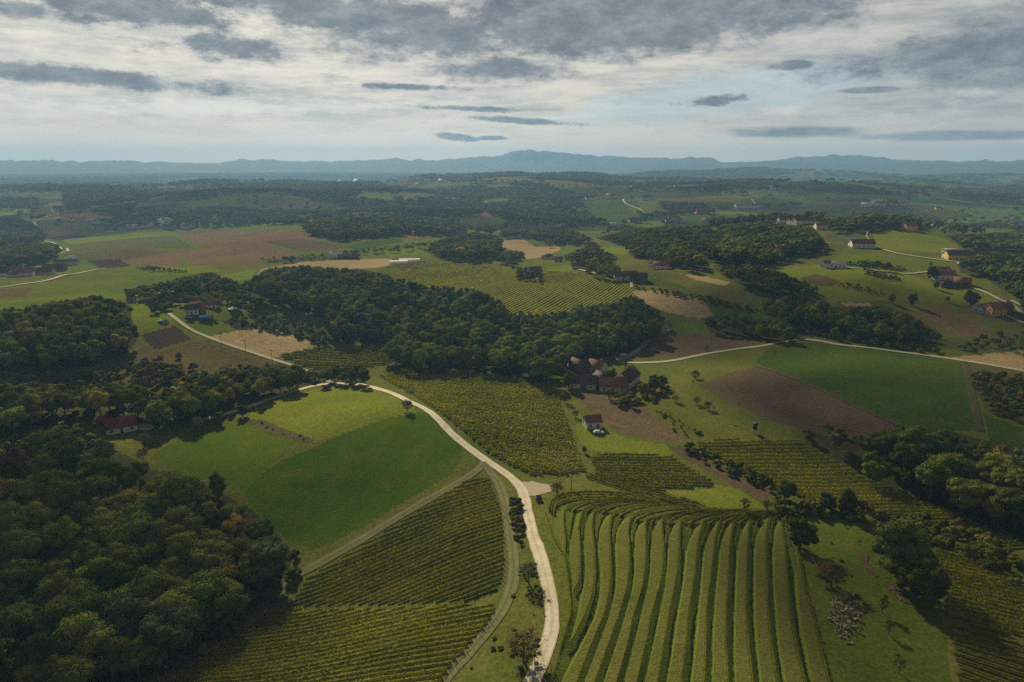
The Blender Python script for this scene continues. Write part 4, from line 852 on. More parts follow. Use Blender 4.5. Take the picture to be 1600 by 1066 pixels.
def vine_row(runs, mat, label, group, hgt=1.55, width=.5, dens=13, size=.17, posts=False, zfun=None, rough=False):
    zf = zfun or height; Vs = []; Fs = []; b = 0; o3 = None
    for P in runs:
        P = np.asarray(P, float); seg = np.hypot(*(np.diff(P[:, :2], axis=0).T)); s = np.concatenate([[0], np.cumsum(seg)]); Ltot = s[-1]
        if Ltot < 1.5: continue
        if o3 is None: o3 = np.array([P[0, 0], P[0, 1], P[0, 2] if P.shape[1] > 2 else float(zf(P[0, 0], P[0, 1]))])
        def at(u):
            x = np.interp(u, s, P[:, 0]); y = np.interp(u, s, P[:, 1]); z = np.interp(u, s, P[:, 2]) if P.shape[1] > 2 else zf(x, y)
            du = .3; ux = np.interp(u + du, s, P[:, 0]) - np.interp(u - du, s, P[:, 0]); uy = np.interp(u + du, s, P[:, 1]) - np.interp(u - du, s, P[:, 1]); l_ = np.hypot(ux, uy) + 1e-9
            return x, y, z, ux / l_, uy / l_
        # solid inner hedge
        n = max(3, int(Ltot / .7)); u = np.linspace(0, Ltot, n); x, y, z, ux, uy = at(u)
        hw = width * .30 * rng.uniform(.7, 1.3, n); ht = hgt * rng.uniform(.25 if rough else .5, .9 if rough else .85, n)
        V = np.stack([np.stack([x - uy * sgn * hw * k, y + ux * sgn * hw * k, z + zz], 1) for sgn, k, zz in ((-1, .8, .25 + 0 * ht), (-1, 1, ht * .7), (0, 0, ht), (1, 1, ht * .7), (1, .8, .25 + 0 * ht))], 1)
        i = np.arange(n * 5).reshape(n, 5); F = np.stack([i[:-1, :-1], i[1:, :-1], i[1:, 1:], i[:-1, 1:]], -1).reshape(-1, 4)
        Vs.append(V.reshape(-1, 3)); Fs.append(F + b); b += n * 5
        m_ = int(Ltot * dens); u = rng.uniform(0, Ltot, m_); gap = fbm(u / 2.2 + P[0, 0], u * 0 + P[0, 1], 3, 2); u = u[gap > -.62]; m_ = len(u)
        x, y, z, ux, uy = at(u); lat = rng.normal(0, width * .36, m_); zz = hgt * (.22 + .9 * rng.beta(2.2, 1.3, m_))
        C = np.stack([x - uy * lat, y + ux * lat, z + zz], 1); N = np.stack([-uy * np.sign(lat) * .7, ux * np.sign(lat) * .7, .9 + 0 * ux], 1)
        V, F = leaves(C, N, size, .55, rng); Vs.append(V); Fs.append(F + b); b += len(V)
    if o3 is None: return None
    V = np.vstack(Vs) - o3; F = np.vstack(Fs).astype(np.int32)
    if not posts:
        o = mesh_obj('vine_row', V, F, mat); o.location = o3; tag(o, label, 'vine row', group); return o
    r_ = empty('vine_row', tuple(o3), label=label, cat='vine row', group=group)
    mesh_obj('foliage', V, F, mat, r_)
    P = np.asarray(runs[0], float)
    for e, f_ in ((0, 1), (-1, -2)):
        d = P[e, :2] - P[f_, :2]; d /= np.linalg.norm(d) + 1e-9; q = P[e, :2] + d * .5; zb = float(zf(q[0], q[1]))
        mb = MB().tube((q[0] + d[0] * .0 - o3[0], q[1] - o3[1], zb - .3 - o3[2]), (q[0] + d[0] * .5 - o3[0], q[1] + d[1] * .5 - o3[1], zb + 2.1 - o3[2]), .055, .05, 5)
        mb.build('post', MPOST, r_)
    return r_
NROW = [0]
def rows_in(poly, ang, spacing, words_, mat, **kw):
    P = np.array(poly, float); ring = np.vstack([P + (np.roll(P, -1, 0) - P) * t for t in (0, .5)]); Wd = cast(ring[:, 0], np.minimum(ring[:, 1], 1120))[:, :2]
    u = np.array([math.cos(R(ang)), math.sin(R(ang))]); v = np.array([-u[1], u[0]]); a = Wd @ u; c = Wd @ v
    ks = np.arange(c.max() + 2, c.min() - 2, -spacing); out = []
    for k in ks:
        s = np.arange(a.min() - 5, a.max() + 5, .8); wob = .35 * fbm(s / 18, s * 0 + k / 9, 71, 2)
        X = u[0] * s + v[0] * (k + wob); Y = u[1] * s + v[1] * (k + wob); Z = height(X, Y); ax, ay = project(X, Y, Z); inn = inpoly(ax, ay, P) & (Y > 40)
        runs = []; st = None
        for i, f in enumerate(list(inn) + [False]):
            if f and st is None: st = i
            if not f and st is not None:
                if i - st > 6: runs.append(np.stack([X[st:i], Y[st:i]], 1))
                st = None
        if runs: out.append(runs)
    for i, runs in enumerate(out):
        vine_row(runs, mat, 'vine row %s, %s from its far edge' % (words_, ordinal(i + 1)), 'vine rows ' + words_, **kw); NROW[0] += 1
def build_vines():
    rows_in([(425,956),(600,953),(778,946),(766,970),(742,1000),(702,1050),(680,1100),(200,1100),(262,1062),(330,1020),(385,985)], 0, 1.9, 'in the lower left vineyard', VM['gold'], dens=15, size=.15, width=.42, posts=True)
    rows_in([(745,742),(766,752),(784,800),(788,850),(786,905),(770,936),(600,946),(452,946),(478,908),(530,876),(645,806),(722,756)], 17, 2.1, 'in the vineyard below the farm track', VM['green'], dens=14, size=.16, width=.45, posts=True)
    rows_in([(590,588),(640,578),(720,580),(800,591),(857,601),(876,626),(887,660),(902,700),(918,737),(880,743),(830,743),(800,730),(760,706),(720,671),(680,641),(640,616)], -6, 2.6, 'in the vineyard right of the gravel road', VM['gold'], dens=8, size=.30, width=1.1, rough=True)
    rows_in([(920,715),(958,708),(1050,714),(1085,737),(1120,757),(1060,765),(1000,765),(955,752),(930,742)], 8, 2.4, 'in the small vineyard under the white hut', VM['green'], dens=9, size=.22)
    rows_in([(912,746),(930,741),(1010,764),(1070,782),(1130,796),(1210,798),(1130,797),(1060,790),(960,766)], -38, 2.2, 'in the narrow slanting plot above the terraces', VM['green'], dens=12, size=.17)
    rows_in([(1082,692),(1150,688),(1250,690),(1268,701),(1330,736),(1410,772),(1490,803),(1560,836),(1600,850),(1600,872),(1500,835),(1400,806),(1330,798),(1280,788),(1206,760),(1132,724)], 0, 2.5, 'in the long vineyard below the dark wood', VM['gold'], dens=8, size=.2, width=.45)
    rows_in([(1458,862),(1520,872),(1600,912),(1600,1000),(1530,985),(1482,960),(1470,920)], -40, 2.1, 'in the golden vineyard at the right edge', VM['gold'], dens=15, size=.19, width=.8)
    rows_in([(1482,968),(1530,990),(1600,1008),(1640,1100),(1500,1100),(1490,1040)], -40, 2.6, 'in the dark plot at the bottom right', VM['green'], dens=12, size=.15)
    rows_in([(434,557),(470,549),(510,541),(600,540),(640,546),(610,570),(560,577),(500,581),(470,571)], 5, 4.6, 'in the vineyard before the central wood', VM['green'], dens=5, size=.4, width=1.2)
    print('vine rows', NROW[0])
    # hill vineyard: thousands of vines seen as one mass
    r = np.random.default_rng(5); C = r.uniform(-1, 1, (150, 3)) * np.array([1.9, .35, .5]) + np.array([0, 0, .95]); V, F = leaves(C, C * np.array([.2, .6, .6]) + np.array([0, 0, .8]), .3, .5, r)
    me = {k: bpy.data.meshes.new('vines') for k in ('green', 'gold')}
    for k, m_ in me.items(): m_.from_pydata(V.tolist(), [], F.tolist()); m_.materials.append(VM['hill' if k == 'gold' else 'gold'])
    pts = []
    for poly, ang, sp_ in ((FIELDS_POLY('hill_vineyard_ground', 0), 58, 2.7), ([(845,428),(862,424),(905,427),(893,440),(868,444),(842,440)], 30, 3.4), ([(880,296),(980,290),(985,312),(930,312),(900,306)], 20, 9), ([(1280,345),(1330,310),(1460,322),(1520,338),(1440,345),(1400,352)], 30, 8)):
        P = np.array(poly, float); Wd = cast(P[:, 0], P[:, 1])[:, :2]; u = np.array([math.cos(R(ang)), math.sin(R(ang))]); v = np.array([-u[1], u[0]]); a = Wd @ u; c = Wd @ v
        S, K = np.meshgrid(np.arange(a.min(), a.max(), 3.4 if sp_ < 5 else 8), np.arange(c.min(), c.max(), sp_)); S = S.ravel(); K = K.ravel()
        X = u[0] * S + v[0] * K; Y = u[1] * S + v[1] * K; Z = height(X, Y); ax, ay = project(X, Y, Z); ok = inpoly(ax, ay, P) & (rng.random(len(X)) < .995)
        for x, y, z in zip(X[ok], Y[ok], Z[ok]): pts.append((x, y, z - .1, 1. if sp_ < 5 else 2.4, rng.uniform(.24, .34) * (1 if sp_ < 5 else 6.), R(ang) + rng.uniform(-.05, .05), 1))
    instancer('vineyard', pts, [me['green'], me['gold']], 'closely planted golden green vines covering the rounded hill', 'vineyard')
def FIELDS_POLY(nm, k): return [f[2] for f in FIELDS if f[0] == nm][k]

# ------------------------------------------------------------------ terraces
# (left edge, right edge) of every flat strip at some image rows, bottom first, then its tip
DITCH = [(1100,858),(1066,862),(1037,870),(990,882),(960,891.5),(925,890),(872,882.5),(847,867.5),(800,851)]
STRIPS = [
 ([(858,883.5),(845,871),(830,867),(820,867)], [(858,884),(845,882),(820,879.5),(805,879)], (881,796)),
 ([(925,893),(915,894),(890,891),(870,889.5),(840,891),(822,899)], [(925,894),(915,902),(890,905),(860,905),(840,904),(820,902)], (911,797)),
 ([(1012,887),(990,893),(960,902),(920,910),(890,914),(860,913),(840,911),(818,914)], [(1012,888),(990,899),(960,914),(920,926),(890,928),(860,927.5),(840,926),(820,923)], (927.5,799)),
 ([(1100,868),(1066,876),(1010,906),(960,931),(920,939),(890,938),(860,934),(840,933),(820,940)], [(1100,890),(1066,900),(1010,922),(960,943),(920,951),(890,953),(860,952),(840,951),(820,951)], (957.5,802.5)),
 ([(1100,900),(1066,911),(1010,933),(960,951),(920,961),(890,963),(860,962),(840,961),(822,966)], [(1100,917),(1066,927),(1010,948),(960,966),(920,977),(890,982),(860,982),(840,981),(822,979)], (987.5,806)),
 ([(1100,932),(1066,942),(1010,961),(960,976),(920,987),(890,991),(860,991),(840,991),(830,995)], [(1100,951),(1066,962),(1010,979),(960,989),(920,1002),(890,1007),(860,1008),(840,1008),(828,1008)], (1007.5,816)),
 ([(1100,966),(1066,974),(1010,988),(960,1001),(920,1010),(890,1015),(860,1016),(840,1016),(826,1020)], [(1100,984),(1066,993),(1010,1007),(960,1016),(920,1028),(890,1034),(860,1035),(840,1034),(826,1033)], (1033,812)),
 ([(1100,998),(1066,1006),(1010,1019),(960,1030),(920,1037),(890,1041),(860,1043),(845,1043),(832,1048)], [(1100,1018),(1066,1026),(1010,1036),(960,1043),(920,1052),(890,1057),(860,1059),(845,1059.5),(832,1060)], (1061.6,815)),
 ([(1100,1034),(1066,1041),(1010,1051),(960,1058),(920,1065),(890,1069),(860,1072),(848,1074),(838,1080)], [(1100,1055),(1066,1063),(1010,1070),(960,1074),(920,1081),(890,1085),(860,1088),(845,1090),(832,1093)], (1099,817)),
 ([(1100,1074),(1066,1079),(1010,1086),(960,1090),(920,1094),(890,1096),(860,1099),(845,1103),(832,1110)], [(1100,1093),(1066,1098),(1010,1101),(960,1101.5),(920,1106),(890,1110),(860,1114),(845,1115),(832,1118)], (1123.5,815.5)),
 ([(1100,1110),(1066,1112),(1010,1112),(960,1115),(920,1118),(890,1121),(860,1123),(845,1126),(832,1132)], [(1100,1135),(1066,1136),(1010,1133),(960,1133),(920,1135),(890,1137),(860,1139),(845,1140),(832,1142)], (1144.5,817)),
 ([(1100,1147),(1066,1147),(1010,1146),(960,1147),(920,1149),(890,1150),(860,1152),(845,1154),(832,1160)], [(1100,1176),(1066,1174),(1010,1168),(960,1164),(920,1164),(890,1165),(860,1167),(845,1167),(830,1168)], (1170.5,815)),
 ([(1100,1190),(1066,1187),(1010,1181),(960,1178),(920,1178),(890,1178),(860,1178),(840,1180),(826,1188)], [(1100,1216),(1066,1212),(1010,1203),(960,1198),(920,1197),(890,1196),(860,1195.5),(840,1195),(822,1198)], (1200,809.5)),
 ([(1100,1232),(1066,1226),(1010,1216),(960,1211),(920,1208),(890,1207),(860,1207),(840,1209),(826,1212)], [(1100,1261),(1066,1255),(1010,1241),(960,1232),(920,1228),(890,1227),(860,1226),(840,1223),(826,1221)], (1219,815)),
 ([(1100,1275),(1066,1268),(1010,1256),(960,1247),(920,1244),(890,1243),(870,1242),(850,1240),(835,1236)], [(1100,1302),(1066,1293),(1010,1279),(960,1268),(925,1256),(890,1251),(870,1248),(850,1243),(835,1238)], (1232,818)),
]
BTOP = ([850, 900, 950, 1000, 1060, 1130, 1250], [769, 766, 768, 775, 788, 797, 799])
def build_terraces():
    NB, NS = 90, 26; lines = []; kinds = []
    def curve(pts, tip, left):
        ys = [p[0] for p in pts][::-1]; xs = [p[1] for p in pts][::-1]           # ascending y
        dy = [p[0] for p in DITCH][::-1]; dx = [p[1] for p in DITCH][::-1]
        y = 1098 + (tip[1] + 3 - 1098) * (np.linspace(0, 1, NB))
        x = np.interp(y, [tip[1]] + ys, [tip[0]] + xs)
        x = x + (3.2 if left else 0.) * np.clip((y - tip[1]) / 30, 0, 1)
        low_ = y > ys[-1]; x = np.where(low_, np.interp(y, dy, dx) + (1.5 if left else 2.0), x)
        x = np.convolve(np.pad(x, 3, 'edge'), np.ones(7) / 7, 'valid') if True else x
        u = np.linspace(0, 1, NS + 1)[1:]; L_ = 132.
        sx = tip[0] + L_ * u ** 1.25; sy = np.interp(u ** 1.25 * L_, [0, 18, 45, 90, 132], [0, -7.5, -12.5, -16, -17]) + tip[1]
        sy = np.maximum(sy, np.interp(sx, *BTOP) + (0 if left else 1.2)); sy = sy + (0 if not left else -1.3) * np.clip(u * 4, 0, 1)
        lim = 1226 + 3 * u; sx = np.minimum(sx, lim)
        return np.concatenate([x, sx]), np.concatenate([y, sy])
    for L_, R_, tip in STRIPS:
        for pts, left in ((L_, True), (R_, False)):
            cx_, cy_ = curve(pts, tip, left); lines.append(cast(cx_, cy_)); kinds.append(left)
    gx_, gy_ = curve(DITCH[:-1], (851, 797), True); first = cast(gx_ - 1, gy_ + np.concatenate([np.zeros(NB), np.linspace(0, 3, NS)]))
    n = NB + NS
    # last toe: ground level again, a little to the right
    last = lines[-1].copy(); last[:, 0] += np.linspace(3.4, 1.2, n); last[:, 2] = height(last[:, 0], last[:, 1])
    allL = [first] + lines + [last]; prof = ['toe'] + ['flatL' if k else 'edge' for k in kinds] + ['toe']
    rows = []; banks = []
    Z0 = {'toe': -.05, 'flatL': .05, 'edge': .42}
    for j, (P, k) in enumerate(zip(allL, prof)):
        Q = P.copy()
        nxt = allL[min(j + 1, len(allL) - 1)]; prv = allL[max(j - 1, 0)]
        wd = np.minimum(np.linalg.norm(nxt[:, :2] - P[:, :2], axis=1), 3.) / 3. if k == 'edge' else np.ones(n)
        Q[:, 2] = height(P[:, 0], P[:, 1]) + (Z0[k] if k != 'edge' else .06 + .20 * wd); rows.append(Q)
    flats_V = []; flats_F = []; bank_V = []; bank_F = []
    def strip(P, Q, sub, sag, Vs, Fs, raise_=0.):
        b = sum(len(v) for v in Vs); t = np.linspace(0, 1, sub + 1)
        G_ = P[:, None, :] * (1 - t)[None, :, None] + Q[:, None, :] * t[None, :, None]
        G_[:, 1:-1, 2] += sag
        i = np.arange(n * (sub + 1)).reshape(n, sub + 1); F = np.stack([i[:-1, :-1], i[:-1, 1:], i[1:, 1:], i[1:, :-1]], -1).reshape(-1, 4)
        Vs.append(G_.reshape(-1, 3)); Fs.append(F + b)
    for j in range(len(rows) - 1):
        a, b = prof[j], prof[j + 1]
        if a == 'flatL' and b == 'edge': strip(rows[j], rows[j + 1], 4, 0., flats_V, flats_F)
        elif a == 'edge':
            # steep bank falling to a shaded toe, then the next flat strip
            P, Q = rows[j], rows[j + 1]; wd = np.linalg.norm(P[:, :2] - Q[:, :2], axis=1); toe = P + (Q - P) * .72
            drop = np.clip(wd * .42, 0, .85); toe[:, 2] = np.minimum(P[:, 2], Q[:, 2]) - drop
            strip(P, toe, 3, .0, bank_V, bank_F); strip(toe, Q, 2, .0, bank_V, bank_F)
        else: strip(rows[j], rows[j + 1], 3, 0., bank_V, bank_F)
    mf = ground_mat('terrace mown grass', (.104, .102, .026), (.084, .096, .020), (.138, .118, .040), None, .08, 1.8, .9)
    mb = ground_mat('terrace bank grass', (.082, .118, .014), (.100, .128, .018), (.120, .120, .026), None, .08, 1.8, .9)
    mesh_obj('terrace_grass', np.vstack(flats_V), np.vstack(flats_F).astype(np.int32), mf, None, True)['kind'] = 'structure'
    mesh_obj('terrace_bank', np.vstack(bank_V), np.vstack(bank_F).astype(np.int32), mb, None, True)['kind'] = 'structure'
    grp = 'vine rows on the curved terraces'
    for i in range(len(STRIPS)):
        P = rows[2 + 2 * i].copy(); d = rows[3 + 2 * i] - P; wl = np.linalg.norm(d[:, :2], axis=1)[:, None] + 1e-6
        P = P + d / wl * np.minimum(.25, wl * .3); low_ = np.ones(n, bool)
        y0 = STRIPS[i][1][0][0]; pp = project(P[:, 0], P[:, 1], P[:, 2])[1]; low_ = pp < y0 + 4 if y0 < 1090 else low_
        P = P[low_]; keep = np.concatenate([[True], np.hypot(*np.diff(P[:, :2], axis=0).T) > .12]); P = P[keep]
        vine_row([P], VM['terrace'], 'vine row along the terrace edge, %s terrace from the gravel road' % ordinal(i + 1), grp, hgt=.8, width=.26, dens=20, size=.10, rough=True)
        # second, lower planting on the bank where the terraces swing over the crest
        if 2 + 2 * i + 1 < len(rows) and i < 14:
            for fr, cnt in ((.5, ''),):
                q0, q1 = rows[2 + 2 * i], rows[3 + 2 * i]; M = (q0 * (1 - fr) + q1 * fr)[NB - 12:]; M[:, 2] = height(M[:, 0], M[:, 1]) - .25
                keep = np.concatenate([[True], np.hypot(*np.diff(M[:, :2], axis=0).T) > .12]); M = M[keep]
                if len(M) > 4: vine_row([M], VM['terrace'], 'vine row on the crest bend %s the %s terrace' % ('just beyond' if fr < .5 else 'well beyond', ordinal(i + 1)), 'vine rows where the terraces bend over the crest', hgt=.9, width=.4, dens=10, size=.15)
    for k, (off, w_) in enumerate(((0, 'outermost'), (1, 'second outermost'), (2, 'third outermost'))):
        pp = [(857 + 4 * k, 800 + 3 * k), (862 + 3 * k, 786 + 3 * k), (876 + 3 * k, 777 + 4 * k), (900 + 3 * k, 772 + 4 * k), (940, 771 + 4 * k), (985, 775 + 3.5 * k), (1030, 783 + 2 * k)]
        W_ = cast([p[0] for p in pp], [p[1] for p in pp]); C = catmull(W_[:, :2], 1.)
        vine_row([C], VM['terrace'], '%s vine row curving round the top of the terraces' % w_, 'vine rows round the top of the terraces', hgt=1.4, width=.5, dens=13, size=.17)
    W_ = cast([D[1] for D in DITCH], [D[0] for D in DITCH]); C = catmull(W_[:, :2] , 1.)
    vine_row([C], VM['terrace'], 'vine row nearest the gravel road, along the ditch of the terraces', 'vine rows on the curved terraces', hgt=.7, width=.3, dens=12, size=.13)
#PART4
# ------------------------------------------------------------------ buildings
def roof_mat(name, c, ridge=.35):
    m, t = new_mat(name); P = t.node('ShaderNodeTexCoord').outputs['Object']
    n = t.noise(P, 1.1, 5, .7); n2_ = t.noise(P, 6., 2, .6)
    wv = t.node('ShaderNodeTexWave', wave_type='BANDS', bands_direction='X'); t.put(wv.inputs['Vector'], t.mapping(P, (.9, .9, .9))); wv.inputs['Scale'].default_value = 1.
    col = t.mix(t.ss(n, .3, .7), tuple(v * .7 for v in c), tuple(v * 1.25 for v in c)); col = t.mix(t.m('MULTIPLY', n2_, .3), col, (.10, .09, .07))
    return finish(m, t, col, .8, t.m('ADD', wv.outputs['Fac'], n), .5, .06, .2)
RM = {'red': roof_mat('red roof', (.17, .048, .036)), 'wine': roof_mat('wine red roof', (.20, .020, .028)), 'orange': roof_mat('orange tiles', (.25, .105, .058)), 'brown': roof_mat('brown tiles', (.13, .07, .05)),
      'dark': roof_mat('old dark tiles', (.075, .048, .04)), 'grey': roof_mat('grey slate', (.14, .145, .15)), 'white': roof_mat('pale sheet roof', (.6, .6, .56)), 'rust': roof_mat('rusty tiles', (.20, .085, .05)),
      'blue': roof_mat('blue sheeting', (.04, .20, .50)), 'green': roof_mat('green netting', (.04, .24, .17))}
WM = {'white': flat_mat('white render', (.52, .52, .50), .12, .8), 'cream': flat_mat('cream render', (.55, .47, .33), .12, .8), 'yellow': flat_mat('yellow render', (.62, .44, .15), .1, .8), 'orange': flat_mat('orange render', (.62, .34, .15), .1, .8),
      'wood': flat_mat('dark boards', (.10, .070, .048), .3, 2.), 'brick': flat_mat('brick', (.27, .12, .07), .25, 2.), 'grey': flat_mat('grey render', (.30, .30, .29), .15, 1.), 'stone': flat_mat('stone wall', (.38, .36, .32), .25, 1.5)}
MGL = flat_mat('window glass', (.03, .035, .045), .2, 3., .15, .6); MDOOR = flat_mat('door wood', (.12, .07, .04), .2, 3.); MCH = flat_mat('chimney brick', (.22, .11, .08), .25, 4.); MFR = flat_mat('window frame', (.5, .48, .44), .1, 4.)
def house(px, py, L, W, h, rh, yaw, wall, roof, label, cat='house', name='house', win=3, door=True, chim=1, group=None, over=.4, frames=False, doorm=None, wide=1.0, floors=1, simple=False, loc=None):
    if loc is None: x, y, z = cast(px, py)[0]
    else: x, y, z = loc
    zz = min(float(height(x + dx_, y + dy_)) for dx_, dy_ in ((0, 0), (L / 3, 0), (-L / 3, 0), (0, W / 3), (0, -W / 3))); z = min(z, zz)
    t = empty(name, (x, y, z), R(yaw), label=label, cat=cat, group=group)
    a, b = L / 2, W / 2; m = MB()
    m.add([(-a, -b, -1.5), (a, -b, -1.5), (a, b, -1.5), (-a, b, -1.5), (-a, -b, h), (a, -b, h), (a, b, h), (-a, b, h), (-a, 0, h + rh), (a, 0, h + rh)],
          [(0, 1, 5, 4), (2, 3, 7, 6), (1, 2, 6, 9, 5), (3, 0, 4, 8, 7), (4, 5, 9, 8), (6, 7, 8, 9)])
    m.build('wall', WM[wall], t)
    rf = MB(); th = .16; sl_ = rh / b; ex = over
    for s in (-1, 1):
        y1 = s * (b + ex); z1 = h - sl_ * ex + .06; zt = h + rh + .06
        V = [(-a - ex, y1, z1), (a + ex, y1, z1), (a + ex, 0, zt), (-a - ex, 0, zt), (-a - ex, y1, z1 + th), (a + ex, y1, z1 + th), (a + ex, 0, zt + th), (-a - ex, 0, zt + th)]
        F = [(0, 3, 2, 1), (4, 5, 6, 7), (0, 1, 5, 4), (1, 2, 6, 5), (3, 0, 4, 7)]
        rf.add(V, F if s < 0 else [tuple(reversed(f)) for f in F])
    roof_o = rf.build('roof', RM[roof], t)
    if simple: return t
    for c in range(chim):
        cx = a * (.45 if c == 0 else -.4); k = MB().box(cx - .3, .35, h + rh * .3, cx + .3, .95, h + rh + .9); k.box(cx - .36, .29, h + rh + .9, cx + .36, 1.01, h + rh + 1.0); k.build('chimney', MCH, roof_o)
    for fl in range(floors):
        z0 = (.9 + 2.6 * fl) if h > 2 else .6
        for s in (-1, 1):
            for i in range(win):
                cx = -a + L * (i + .5) / win
                if door and s < 0 and fl == 0 and i == win // 2: continue
                w_ = .5 * wide; y0, y1 = sorted((s * (b - .02), s * (b + .05)))
                wo_ = MB().box(cx - w_, y0, z0, cx + w_, y1, z0 + 1.15).build('window', MGL, t)
                if frames:
                    f_ = MB(); y2, y3 = sorted((s * (b + .05), s * (b + .09)))
                    for q in ((cx - w_ - .08, z0 - .1, cx + w_ + .08, z0), (cx - w_ - .08, z0 + 1.15, cx + w_ + .08, z0 + 1.25), (cx - w_ - .08, z0, cx - w_, z0 + 1.15), (cx + w_, z0, cx + w_ + .08, z0 + 1.15), (cx - .04, z0, cx + .04, z0 + 1.15)): f_.box(q[0], y2, q[1], q[2], y3, q[3])
                    f_.build('frame', MFR, wo_)
        for s in (-1, 1):
            x0, x1 = sorted((s * (a - .02), s * (a + .05)))
            for yy in ((-b * .45, b * .45) if W > 5 else (0,)): MB().box(x0, yy - .45, z0, x1, yy + .45, z0 + 1.1).build('window', MGL, t)
    if rh > 2:
        for s in (-1, 1):
            x0, x1 = sorted((s * (a - .02), s * (a + .05))); MB().box(x0, -.4, h + .3, x1, .4, h + 1.2).build('window', MGL, t)
    if door:
        cx = -a + L * (win // 2 + .5) / win; MB().box(cx - .5, -b - .06, 0, cx + .5, -b + .02, 2.05 if h > 2.1 else h - .1).build('door', doorm or MDOOR, t)
    return t
def barn_gate(t, L, W, h, frac=.0, wd=3.): MB().box(L * frac - wd / 2, -W / 2 - .07, 0, L * frac + wd / 2, -W / 2 + .02, min(3., h * .8)).build('gate', MGL, t)
def build_houses():
    house(190, 672, 11, 6.6, 2.7, 3.0, 33, 'white', 'wine', 'white cottage with a wine red roof at the edge of the wood', frames=True, win=3, name='cottage')
    house(167, 664, 6, 4.5, 2.2, 1.4, -10, 'wood', 'wine', 'low dark shed with a wine red roof behind the white cottage', 'shed', 'shed', win=1, door=False, chim=0)
    house(280, 621, 9, 6, 2.6, 2., -35, 'stone', 'grey', 'grey roofed house half hidden in the tree belt', win=2)
    house(302, 490, 7.4, 5.8, 3.2, 2.6, 8, 'white', 'dark', 'white farmhouse with a dark steep roof beside the brown tower barn', win=3, name='farmhouse', frames=True)
    house(315, 488, 4.2, 5.5, 5.6, 1.1, 8, 'brick', 'rust', 'tall rusty brown tower barn right of the white farmhouse', 'barn', 'barn', win=1, door=False, chim=0)
    house(305, 480, 5.5, 4.5, 4.6, 1.8, 5, 'cream', 'red', 'house with a pinkish red roof behind the tower barn', win=2)
    t = house(323, 500, 7, 5, 2.0, .9, 8, 'wood', 'blue', 'open barn under bright blue roof sheeting', 'barn', 'barn', win=1, door=False, chim=0); barn_gate(t, 7, 5, 2., 0, 4)
    house(298, 500, 3, 2.6, 1.6, .7, 10, 'wood', 'grey', 'small dark shed left of the blue roofed barn', 'shed', 'shed', win=1, door=False, chim=0)
    house(255, 504, 4.8, 4.2, .9, .7, -25, 'grey', 'green', 'low shelter under bright green netting', 'shelter', 'shelter', win=1, door=False, chim=0)
    house(334, 480, 6.2, 5, 2.6, 2., -8, 'white', 'orange', 'white house with pale orange roof among the farm trees', win=2); house(343, 475, 4.6, 4, 2.4, 1.6, 40, 'white', 'rust', 'small white house with rusty roof at the right of the farm', win=1)
    house(366, 487, 7, 4.6, 2., 1.2, -55, 'wood', 'white', 'dark barn with pale sheet roof beside the hedge', 'barn', 'barn', win=2, door=False, chim=0)
    house(206, 472, 5, 3.4, 2., 1.2, 20, 'grey', 'grey', 'grey shed at the edge of the left wood', 'shed', 'shed', win=1, chim=0); house(262, 464, 13, 4, 1.8, .8, 8, 'wood', 'dark', 'long low dark shed by the hedgerow', 'shed', 'shed', win=3, door=False, chim=0)
    # hamlet in the middle
    house(933, 579, 9.5, 6.5, 2.8, 3.1, -42, 'white', 'orange', 'white farmhouse with orange brown tiles in the middle hamlet', win=3, frames=True, name='farmhouse')
    t = house(903, 581, 10, 8, 3., 4.2, -58, 'wood', 'brown', 'steep brown barn left of the white farmhouse in the hamlet', 'barn', 'barn', win=2, door=False, chim=0)
    t = house(910, 604, 14, 8, 3., 3.4, -14, 'stone', 'dark', 'long dark roofed barn beside the brown field', 'barn', 'barn', win=3, door=False, chim=0); barn_gate(t, 14, 8, 3., .08, 2.6)
    t = house(938, 600, 7, 7, 3.2, 3., -68, 'wood', 'dark', 'narrow dark barn between the long barn and the L shaped farmhouse', 'barn', 'barn', win=1, door=False, chim=0); 
    house(957, 609, 13, 7.5, 3., 3.4, -4, 'stone', 'rust', 'low front wing of the L shaped farmhouse with brown roof', win=3, name='farmhouse', chim=0)
    house(979, 601, 17, 8.5, 4.2, 4.2, 62, 'white', 'dark', 'tall rear wing of the L shaped farmhouse with dark red roof', win=4, name='farmhouse', chim=1)
    house(925, 666, 6.6, 6.2, 3.0, 2.0, 10, 'white', 'rust', 'small white hut with rust red roof beside the brown field', 'hut', 'hut', win=2, frames=True, chim=0)
    house(1042, 515, 5.5, 5, 2.6, 2.6, 60, 'white', 'rust', 'small white house at the right edge of the central wood', win=1)
    # bus shelter
    x, y, z = cast(973, 560)[0]; t = empty('shelter', (x, y, z), R(10), label='small white roofed roadside shelter above the hamlet', cat='shelter')
    MB().box(-1.6, -1.3, 2.3, 1.6, 1.3, 2.5).build('roof', WM['white'], t); MB().box(-1.4, 1., 0, 1.4, 1.1, 2.3).build('wall', WM['grey'], t)
    for sx in (-1.4, 1.4): MB().tube((sx, -1.1, 0), (sx, -1.1, 2.3), .06, .06).build('post', WM['grey'], t)
    # hill farms
    house(902, 420, 9.5, 7.5, 2.8, 2.8, -4, 'white', 'red', 'white farmhouse with a red roof on the vineyard hill', win=4, name='farmhouse'); house(835, 428, 11, 8, 2.6, 3.6, 30, 'stone', 'brown', 'brown roofed farm building above the hill vineyard', 'barn', 'barn', win=3, chim=0)
    house(918, 401, 12, 8, 4, 3, 5, 'white', 'red', 'white house with red roof further back on the hill', win=3); house(908, 402, 9, 7, 3, 2, 0, 'cream', 'orange', 'low cream house left of the back red roofed house', win=2)
